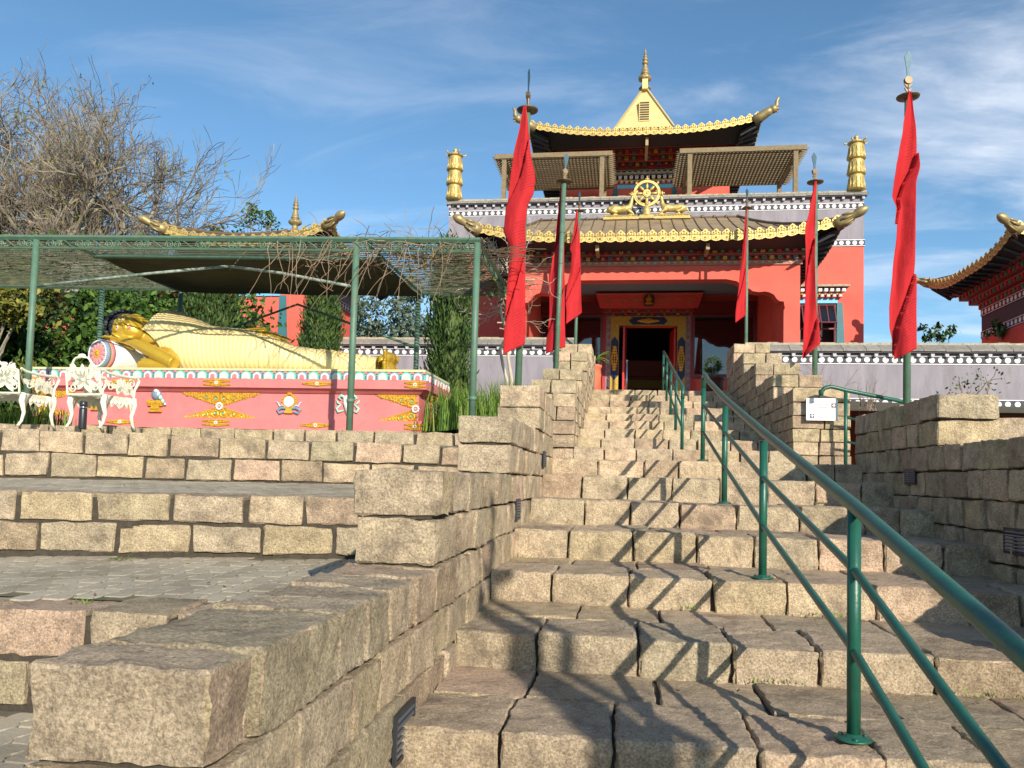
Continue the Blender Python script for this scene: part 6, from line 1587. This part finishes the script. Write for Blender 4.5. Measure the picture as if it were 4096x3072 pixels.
# ------------------------------------------------------------------ vegetation
def leaf_cards(mb, p, n, spread, size, rnd, m=0, up=0.0, aspect=.45):
    for _ in range(n):
        c = Vector((rnd.gauss(0, spread[0]), rnd.gauss(0, spread[1]), rnd.gauss(0, spread[2])))+p
        d = Vector((rnd.gauss(0, 1), rnd.gauss(0, 1), rnd.gauss(0, 1)+up)).normalized(); w = d.orthogonal().normalized()
        w = (Matrix.Rotation(rnd.uniform(0, 6.28), 3, d) @ w)
        L_ = size*rnd.uniform(.6, 1.35); W_ = L_*aspect
        mb.quad(c-d*L_*.5, c+w*W_*.5, c+d*L_*.5, c-w*W_*.5, m)
def grow(mb, p, d, L_, r, depth, rnd, tips, kids=3, spread=.6, shrink=.72, sides=5, up=.12, wob=.12, rmin=.006):
    n = 4 if depth > 1 else 3; pts = [p]; dd = d.copy(); q = p.copy()
    for k in range(n):
        dd = (dd+Vector((rnd.gauss(0, wob), rnd.gauss(0, wob), rnd.gauss(0, wob)+up*.3))).normalized(); q = q+dd*(L_/n); pts.append(q.copy())
    mb.tube(pts, [max(rmin, lerp(r, r*.62, k/n)) for k in range(n+1)], sides if depth > 2 else 3, cap=False)
    if depth == 0: tips.append((q, dd)); return
    for k in range(kids+(1 if rnd.random() < .35 else 0)):
        f = rnd.uniform(.45, 1.0) if k else 1.0; s = pts[min(n, max(1, int(f*n)))]
        a = rnd.uniform(0, 6.28); o = dd.orthogonal().normalized(); o = Matrix.Rotation(a, 3, dd) @ o
        nd = (dd+o*rnd.uniform(.5, 1.2)*spread+Vector((0, 0, up))).normalized()
        grow(mb, s, nd, L_*shrink*rnd.uniform(.75, 1.15), r*.60, depth-1, rnd, tips, kids, spread, shrink, sides, up, wob, rmin)
def bare_tree(label, base, H, seed, dirs, leaves=0, L0=3.0, r0=.26, depth=6, kids=3, shrink=.72, lm=None, spread=.75):
    rnd = random.Random(seed); t = thing('bare_tree', label, 'tree', base); base = Vector(base)
    tr = MB(); hub = base+Vector((0, 0, H)); tr.tube([base, base+Vector((.05, 0, H*.5)), hub], [r0*1.3, r0*1.05, r0], 10, cap=False)
    tips = []; br = MB()
    for d, L_ in dirs: grow(br, hub-Vector((0, 0, .1)), Vector(d).normalized(), L_, r0*.62, depth, rnd, tips, kids, spread, shrink, wob=.19, rmin=.008)
    tr.build('trunk', BARK, t, smooth=True)
    br.build('limbs', [mat('pale limb bark', (.29,.245,.18), rough=.9, var=.4, vscale=1.2, dark=(.12,.09,.07), dscale=1.5, dlo=.42, dhi=.6)], t)
    if leaves:
        lf = MB()
        for q, d in rnd.sample(tips, min(len(tips), leaves)): leaf_cards(lf, q, 4, (.10,.10,.12), .17, rnd, 0, -.8, .32)
        lf.build('sparse_leaves', lm or LEAFY, t)
    return t
bare_tree('big bare spreading tree with pale limbs behind the pergola at the far left', (-19.3, 23.5, .7), 2.6, 11,
    [((-.5,.1,1),3.3),((.25,-.3,1),3.3),((.95,.1,.6),2.8),((.75,-.2,.9),3.2),((-.9,-.1,.7),3.0),((-.05,.5,1.1),3.3),((1,-.3,.28),2.5)], leaves=520, depth=6, kids=3, shrink=.75)
bare_tree('second bare tree, taller and farther back at the left edge of the photo', (-24.0, 27, .7), 4.0, 23,
    [((-.2,.1,1),4.0),((.6,-.1,1),3.9),((-.8,0,.9),3.6),((.2,.3,1.1),3.9),((.9,.2,.7),3.6)], leaves=30, depth=6, kids=3, shrink=.75, r0=.3)
def bush(name, label, cat, c, rad, n, size, m, seed, clumps=26, stems=True, group=None, base_z=None, aspect=.5, top=0):
    rnd = random.Random(seed); c = Vector(c); bz = c.z-rad[2] if base_z is None else base_z
    t = thing(name, label, cat, (c.x, c.y, bz), group)
    lf = MB(); st = MB()
    for k in range(clumps):
        while True:
            q = Vector((rnd.uniform(-1, 1), rnd.uniform(-1, 1), rnd.uniform(-1, 1)))
            if .25 < q.length < 1: break
        p = c+Vector((q.x*rad[0], q.y*rad[1], q.z*rad[2])); s = rnd.uniform(.13, .26)
        leaf_cards(lf, p, n//clumps, (rad[0]*s, rad[1]*s, rad[2]*s*.8), size, rnd, 0, top, aspect)
        if stems: st.tube([(c.x+rnd.uniform(-.1,.1), c.y, bz), (lerp(c.x, p.x, .5), lerp(c.y, p.y, .5), lerp(bz, p.z, .6)), p], [.035*rad[0], .022*rad[0], .006], 5, cap=False)
    if stems: st.build('trunk', BARK, t)
    lf.build('crown', m, t); return t
rb_ = [((-12.6,14.2,2.0),(1.3,1.0,1.35),LEAFG,'bright green leafy shrub behind the head of the statue'),
 ((-10.1,14.6,2.1),(1.25,.9,1.4),LEAFG,'light green leafy tree right behind the head of the reclining statue'),
 ((-13.8,16.0,2.6),(1.5,1.0,1.9),LEAFD,'dark green shrub at the left edge behind the bench'),
 ((-11.3,16.5,2.4),(1.6,1.0,1.8),LEAFD,'dark green bush in deep shade behind the bright shrubs'),
 ((-9.0,16.6,2.3),(1.2,.9,1.7),LEAFG,'tall green bush left of the first cypress'),
 ((-15.6,15.0,1.6),(1.4,.9,1.2),LEAFD,'low dark bush behind the bench at the far left edge'),
 ((-11.9,13.0,3.1),(1.2,.8,.55),LEAFY,'yellowing vine foliage under the back edge of the pergola')]
for i, (c, r, m, lb) in enumerate(rb_): bush('leafy_shrub', lb, 'shrub', c, r, 9500, .15, m, 40+i, clumps=44, base_z=.55, group='shrubs and small trees behind the pergola')
bush('leafy_shrub', 'pale tufted shrub beside the left pergola post', 'shrub', (-7.6,9.3,1.1), (.22,.2,.35), 700, .06, LEAFY, 60, clumps=10, base_z=.5, top=2.5, aspect=.2)
def cypress(label, x, y, z0, h, w, seed):
    rnd = random.Random(seed); t = thing('cypress', label, 'tree', (x, y, z0), 'columnar cypresses')
    c = MB(); c.tube([(x, y, z0), (x, y, z0+h*.9)], [w*.16, w*.05], 8); c.build('trunk', BARK, t)
    f = MB()
    K_, Q_ = 14, 12
    f.grid(lambda u, v: (x+w*.34*min(1, u*6+.4)*(1 if u < .6 else math.sqrt(max(0.002, 1-((u-.6)/.42)**2)))*math.cos(v*6.2832)*(1+.2*noise.noise(Vector((u*9, v*7, seed)))), y+w*.34*min(1, u*6+.4)*(1 if u < .6 else math.sqrt(max(0.002, 1-((u-.6)/.42)**2)))*math.sin(v*6.2832), z0+.05+h*.94*u), 24, 12)
    for k in range(420):
        u = rnd.random()**.85; prof = min(1, u*5+.55)*(1 if u < .6 else math.sqrt(max(0, 1-((u-.6)/.42)**2)))
        a = rnd.uniform(0, 6.28); r = w*.5*prof*rnd.uniform(.55, 1.08); p = Vector((x+r*math.cos(a), y+r*math.sin(a), z0+h*u))
        for _ in range(34):
            q = p+Vector((rnd.gauss(0, w*.07), rnd.gauss(0, w*.07), rnd.gauss(0, h*.035))); d = Vector((math.cos(a)*.35+rnd.gauss(0, .3), math.sin(a)*.35+rnd.gauss(0, .3), 1)).normalized()
            wv = d.cross(Vector((rnd.gauss(0,1), rnd.gauss(0,1), .1))).normalized(); L_ = rnd.uniform(.06, .13)
            f.quad(q-d*L_*.5, q+wv*.015, q+d*L_*.6, q-wv*.015)
    f.build('crown', LEAFD, t)
cypress('dark columnar cypress beside the right front post of the pergola', -3.10, 13.5, .55, 3.5, .74, 1)
cypress('dark columnar cypress in front of the red pavilion corner', -6.05, 15.0, .55, 3.5, .72, 2)
cypress('broad dark cypress left of the pavilion window, behind the shoulder of the statue', -8.55, 15.2, .55, 3.6, 1.2, 3)
for i, (x, y, z, rx, rz, lb) in enumerate([(-15.5,44,8.0,3.0,2.6,'distant gray green tree seen left between pergola posts'),(-12.4,46,8.6,2.2,2.7,'distant gray green tree, tallest between the pergola posts'),
    (-9.6,45,7.6,2.3,1.9,'distant gray green tree seen just left of the cypress by the right post'),(-17.8,47,9,2.4,2.4,'distant tree partly behind the middle pergola post'),(-7.6,46,9.2,1.9,2.7,'distant tree right behind the cypress near the temple wall')]):
    bush('distant_tree', lb, 'tree', (x, y, z), (rx, rx*.8, rz), 3600, .30, LEAFB, 80+i, clumps=30, base_z=1.7, group='distant trees behind the gray wall')
bush('distant_shrub', 'low green hedge shrub peeping over the gray wall beside the pergola post', 'shrub', (-9.6,30,4.7), (1.5,.8,.55), 1800, .14, LEAFG, 95, clumps=20, base_z=1.75)
bush('distant_shrub', 'pale gray green round shrub peeping over the gray wall', 'shrub', (-7.2,30,4.6), (1.1,.7,.55), 1500, .12, LEAFB, 96, clumps=18, base_z=1.75)
bush('slender_tree', 'thin airy tree top behind the pavilion finial', 'tree', (-15.1,30,10.2), (.85,.6,.55), 420, .16, LEAFG, 97, clumps=12, base_z=5)
bush('slender_tree', 'small leafy tree top just left of the pavilion roof', 'tree', (-16.6,30,9.6), (.9,.6,.5), 500, .17, LEAFG, 98, clumps=12, base_z=5)
for i, (x, z, r, lb) in enumerate([(7.3,4.10,.36,'rounded shrub top peeping over the right gray wall beside the tall flag'),(8.75,4.15,.30,'pointed sprig of leaves above the right gray wall'),(9.6,3.95,.26,'low dark sprig above the right gray wall'),(10.6,4.3,.28,'thin sprig near the corner of the right pavilion above the gray wall')]):
    bush('wall_top_plant', lb, 'plant', (x+.5, 21.5, z-.05), (r, r*.7, r*.9), 260, .13, LEAFG, 110+i, clumps=9, base_z=1.75, group='plants peeping over the right gray wall')
# grass by the pedestal
def blades(name, label, pts, seed, m=GRASS, h=(.25,.5), n=300, spread=.25, kind=None, cat='grass clump'):
    rnd = random.Random(seed); g = MB()
    for _ in range(n):
        c = rnd.choice(pts); p = Vector((c[0]+rnd.gauss(0, spread), c[1]+rnd.gauss(0, spread), c[2])); H = rnd.uniform(*h); a = rnd.uniform(0, 6.28); lean = rnd.uniform(.05, .5)*H
        d = Vector((math.cos(a), math.sin(a), 0)); w = Vector((-d.y, d.x, 0))*.006
        q = p+d*lean*.3+Vector((0, 0, H*.6)); e = p+d*lean+Vector((0, 0, H))
        g.quad(p-w, p+w, q+w*.8, q-w*.8); g.tri(q-w*.8, q+w*.8, e)
    o = g.build(name, m)
    return tag(o, label, cat if kind is None else 'grass', kind=kind)
blades('iris_clump', 'green clump of upright iris leaves between the pedestal and the stair wall', [(-2.0,8.9,.5),(-1.8,9.3,.52),(-1.65,9.0,.5),(-1.5,9.6,.62),(-1.4,9.3,.6),(-2.15,9.6,.5)], 5, h=(.3,.62), n=1500, spread=.12)
blades('grass_clump', 'dry grass under the garden bench at the left edge', [(-6.9,8.25,.45),(-7.3,8.3,.45),(-6.6,8.3,.45)], 6, h=(.10,.26), n=500, spread=.14)
# pale climbing shrub by the nearest left flag
def climber():
    rnd = random.Random(17); t = thing('climbing_shrub', 'pale bare climbing shrub with looping stems behind the nearest left prayer flag', 'shrub', (-1.46, 9.9, .7))
    m = MB(); lb = mat('pale climber bark', (.50,.43,.33), rough=.85, var=.25, vscale=9)
    m.tube([(-1.46,9.9,.6),(-1.50,9.85,1.22),(-1.56,9.85,1.42),(-1.60,9.85,1.62),(-1.55,9.87,1.72),(-1.48,9.88,1.78)], .020, 7, cap=False)
    m.tube([(-1.47,9.9,.6),(-1.45,9.9,1.25),(-1.50,9.9,1.50),(-1.50,9.9,1.75),(-1.60,9.9,2.05),(-1.66,9.9,2.45),(-1.68,9.9,2.75)], [.022,.022,.02,.018,.016,.014,.008], 7, cap=False)
    m.tube([(-1.50,9.9,1.7),(-1.44,9.92,2.0),(-1.55,9.95,2.3),(-1.8,9.95,2.6)], [.018,.015,.012,.008], 6, cap=False)
    tips = []
    for k in range(15):
        s = Vector((-1.60+rnd.uniform(-.1,.15), 9.9+rnd.uniform(-.05,.3), rnd.uniform(1.9, 2.7))); a = rnd.uniform(-.3, 3.3)
        grow(m, s, Vector((math.cos(a), rnd.uniform(-.4,.4), math.sin(a)*.8)).normalized(), rnd.uniform(.25,.42), .011, 3, rnd, tips, 2, .8, .72, up=.02, wob=.25, rmin=.0032)
    m.build('stems', lb, t, smooth=True)
    lf = MB()
    for k in range(22): p = Vector((-1.62+rnd.gauss(0,.12), 9.85+rnd.gauss(0,.1), 2.42+rnd.gauss(0,.16))); leaf_cards(lf, p, 5, (.03,.03,.04), .07, rnd, 0, -.6, .45)
    lf.build('yellow_leaves', LEAFY, t)
climber()
# dry vines over the pergola front
def vines():
    rnd = random.Random(31); t = thing('dry_vine', 'tangle of dry brown vines over the right front of the steel pergola', 'vine', (-2.3, 8.1, 2.4))
    m = MB()
    for k in range(150):
        x = rnd.gauss(-2.2, .33) if rnd.random() < .62 else rnd.gauss(-3.15, .40); y = 8.1+rnd.uniform(-.06, .6); z = zt(x)+rnd.uniform(-.16, .07)
        pts = [Vector((x, y, z))]; a = rnd.uniform(0, 6.28); dd = Vector((math.cos(a), math.sin(a)*.6, rnd.uniform(-.2, .35)))
        for q in range(6): dd = (dd+Vector((rnd.gauss(0,.35), rnd.gauss(0,.3), rnd.gauss(-.04,.25)))).normalized(); pts.append(pts[-1]+dd*rnd.uniform(.05,.12))
        m.tube(pts, rnd.uniform(.002, .005), 3, cap=False)
    for k in range(26):
        x = rnd.uniform(-3.9, -1.75); pts = [Vector((x, 8.08, zt(x)+rnd.uniform(-.1,.04)))]; dx = rnd.uniform(-.10,.06)
        for q in range(6): pts.append(pts[-1]+Vector((dx+rnd.gauss(0,.015), rnd.gauss(0,.012), -rnd.uniform(.04,.16))))
        m.tube(pts, [.005,.005,.004,.004,.003,.003,.002], 4, cap=False)
    for k in range(120):
        x = rnd.uniform(-3.0, -1.65); y = rnd.uniform(8.3, 10.5); a = rnd.uniform(-.6, .6); pts = [Vector((x, y, zt(x)+.01))]
        for q in range(6): a += rnd.gauss(0, .35); pts.append(pts[-1]+Vector((math.cos(a)*.14, math.sin(a)*.10, rnd.gauss(0,.012))))
        m.tube(pts, .0045, 3, cap=False)
    for k in range(6):
        x = rnd.uniform(-2.45, -2.0); p = [Vector((x, 8.2, zt(x)))]; dd = Vector((rnd.uniform(-.6,.5), 0, .8))
        for q in range(7): dd = (dd+Vector((rnd.gauss(0,.2), 0, -.12))).normalized(); p.append(p[-1]+dd*.07)
        m.tube(p, [.0035]*4+[.002]*4, 3, cap=False)
    m.build('stems', VINE, t)
    lf = MB()
    for k in range(26): p = Vector((rnd.gauss(-2.2,.3), 8.3+rnd.uniform(0,.9), 2.43+rnd.gauss(0,.05))); leaf_cards(lf, p, 3, (.04,.04,.04), .07, rnd, 0, -.6, .5)
    lf.build('dry_leaves', LEAFY, t)
    t2 = thing('dry_vine', 'dry vine stems spreading over the slats at the left end of the pergola', 'vine', (-7.6, 9.0, 2.6)); m = MB()
    for k in range(70):
        x = rnd.uniform(-9, -6.5); y = rnd.uniform(8.2, 10.5); a = rnd.uniform(-.8, .8); pts = [Vector((x, y, zt(x)+.01))]
        for q in range(6): a += rnd.gauss(0, .4); pts.append(pts[-1]+Vector((math.cos(a)*.14, math.sin(a)*.10, rnd.gauss(0,.012))))
        m.tube(pts, .005, 3, cap=False)
    m.build('stems', VINE, t2)
vines()
# small plants right of the stairs
def twigs(name, label, base, n, h, spread, seed, leaves=0, lm=LEAFG, depth=2, r=.006, lsz=.05):
    rnd = random.Random(seed); t = thing(name, label, 'shrub', base); m = MB(); tips = []
    for k in range(n):
        d = Vector((rnd.gauss(0, spread), rnd.gauss(0, spread*.6), 1)).normalized(); grow(m, Vector(base)+Vector((rnd.gauss(0,.08), rnd.gauss(0,.05), 0)), d, h*rnd.uniform(.45,.75), r, depth, rnd, tips, 2, .7, .6, up=.1, wob=.18, rmin=.002)
    m.build('stems', TWIG, t)
    if leaves:
        lf = MB()
        for q, d in tips: leaf_cards(lf, q, leaves, (.03,.03,.03), lsz, rnd, 0, .3, .5)
        lf.build('leaves', lm, t)
twigs('twiggy_shrub', 'bare twiggy shrub on the wall top behind the white sign', (2.62, 12.2, 1.15), 26, .62, .85, 3)
twigs('twiggy_shrub', 'long bare twigs right of the middle flag pole', (3.05, 12.6, 1.25), 6, .6, .9, 4)
twigs('small_shrub', 'small sprawling shrub with sparse leaves on top of the right stair wall', (2.76, 7.0, .50), 6, .42, .55, 8, leaves=7, r=.010, lsz=.032)
twigs('small_shrub', 'short dry stalks by the curved end of the side handrail', (3.05, 10.6, .9), 5, .45, .3, 9, r=.009)
# potted plants at the temple entrance
def potted():
    t = thing('potted_palm', 'terracotta pot with a small palm left of the temple door', 'potted plant', (-.80, 17.3, 1.79))
    p = MB(); p.lathe([(.13,1.79),(.19,2.05),(.215,2.28),(.20,2.42),(.225,2.44),(.225,2.49),(.20,2.49),(.19,2.45)], (-.78, 17.3, 0), 24); p.build('pot', TERRA, t, smooth=True)
    rnd = random.Random(2); f = MB()
    for k in range(16):
        a = rnd.uniform(0, 6.28); d = Vector((math.cos(a), math.sin(a), 0)); pts = []
        for q in range(8): g = q/7; pts.append(Vector((-.78, 17.3, 2.46))+d*.38*g**1.2+Vector((0, 0, .62*g-.34*g*g*(1.5 if k % 2 else .9))))
        f.tube(pts, .006, 4, cap=False)
        for q in range(2, 8):
            for s in (-1, 1):
                w = Vector((-d.y, d.x, 0))*s; c = pts[q]; e = c+w*.11+d*.06-Vector((0, 0, .03)); f.tri(c, c+d*.025, e)
    f.build('fronds', leafmat('palm frond', [(.10,.20,.02),(.16,.28,.03),(.24,.32,.05),(.2,.25,.04)]), t)
    t = thing('potted_topiary', 'dark red pot with a ball shaped topiary right of the temple door', 'potted plant', (1.84, 17.3, 1.79))
    p = MB(); p.lathe([(.13,1.79),(.22,1.95),(.25,2.10),(.235,2.18),(.26,2.20),(.26,2.25),(.22,2.25)], (1.80, 17.3, 0), 24); p.build('pot', mat('dark red glazed pot', (.10,.02,.018), rough=.5), t, smooth=True)
    s = MB()
    for k in range(7): a = k*.9; s.tube([(1.80+.03*math.cos(a), 17.3+.03*math.sin(a), 2.22), (1.80+.11*math.cos(a), 17.3+.11*math.sin(a), 2.45)], .007, 5)
    s.build('stems', BARK, t)
    lf = MB(); rnd = random.Random(4)
    for k in range(60):
        q = Vector((rnd.gauss(0,1), rnd.gauss(0,1), rnd.gauss(0,1))).normalized()*.155; leaf_cards(lf, Vector((1.80, 17.3, 2.50))+q, 34, (.03,.03,.03), .035, rnd)
    lf.build('crown', LEAFD, t)
    t = thing('rope_stand', 'thin steel rope post beside the temple door', 'post', (-.02, 18.2, 1.8)); m = MB(); m.tube([(-.02,18.2,1.79),(-.02,18.2,2.72)], .018, 10); m.ball((-.02,18.2,2.73), .026, 8); m.build('post', mat('brushed steel', (.5,.5,.5), rough=.3, metal=1), t, smooth=True)
potted()
# leaf litter / small weeds in the paving
rnd = random.Random(99); wd = MB()
for (x, y, z, n) in ((-1.98,3.05,-1.0,26),(-2.32,3.22,-.60,14),(-3.8,5.72,-.15,20),(-2.0,6.3,-.13,18),(-2.9,4.3,-.54,14),(-1.35,4.6,-.52,12)):
    for _ in range(n):
        p = Vector((x+rnd.gauss(0,.05), y+rnd.gauss(0,.03), z)); a = rnd.uniform(0,6.28); d = Vector((math.cos(a)*.03, math.sin(a)*.03, rnd.uniform(.01,.035))); w = Vector((-math.sin(a), math.cos(a), 0))*.005
        wd.tri(p-w, p+w, p+d)
tag(wd.build('weeds', GRASS), 'tiny green weeds growing in the paver joints of the left terraces', 'weeds', kind='stuff')

rnd = random.Random(123); ll = MB()
def litter(x0, x1, y0, y1, zf, n):
    for _ in range(n):
        x, y = rnd.uniform(x0, x1), rnd.uniform(y0, y1); p = Vector((x, y, zf(x, y)+.006)); a = rnd.uniform(0, 6.28)
        d = Vector((math.cos(a), math.sin(a), rnd.uniform(-.1, .3)))*rnd.uniform(.008, .022); w = Vector((-math.sin(a), math.cos(a), rnd.uniform(-.2, .2)))*rnd.uniform(.004, .009)
        ll.quad(p-d, p+w, p+d, p-w)
litter(-5, -1.2, 3.35, 4.4, zT2, 70); litter(-6.5, -1.2, 5.3, 6.2, zT3, 60)
for k in range(4, 10): litter(-.6, 2.1, YS[k]+.55, YS[k+1]-.06, lambda x, y: stair_z(y)-.002, 9)
tag(ll.build('leaf_litter', leafmat('dry fallen leaf', [(.20,.12,.05),(.30,.20,.08),(.14,.09,.05),(.24,.22,.07)])), 'scattered small dry leaves on the pavers and steps', 'fallen leaves', kind='stuff')
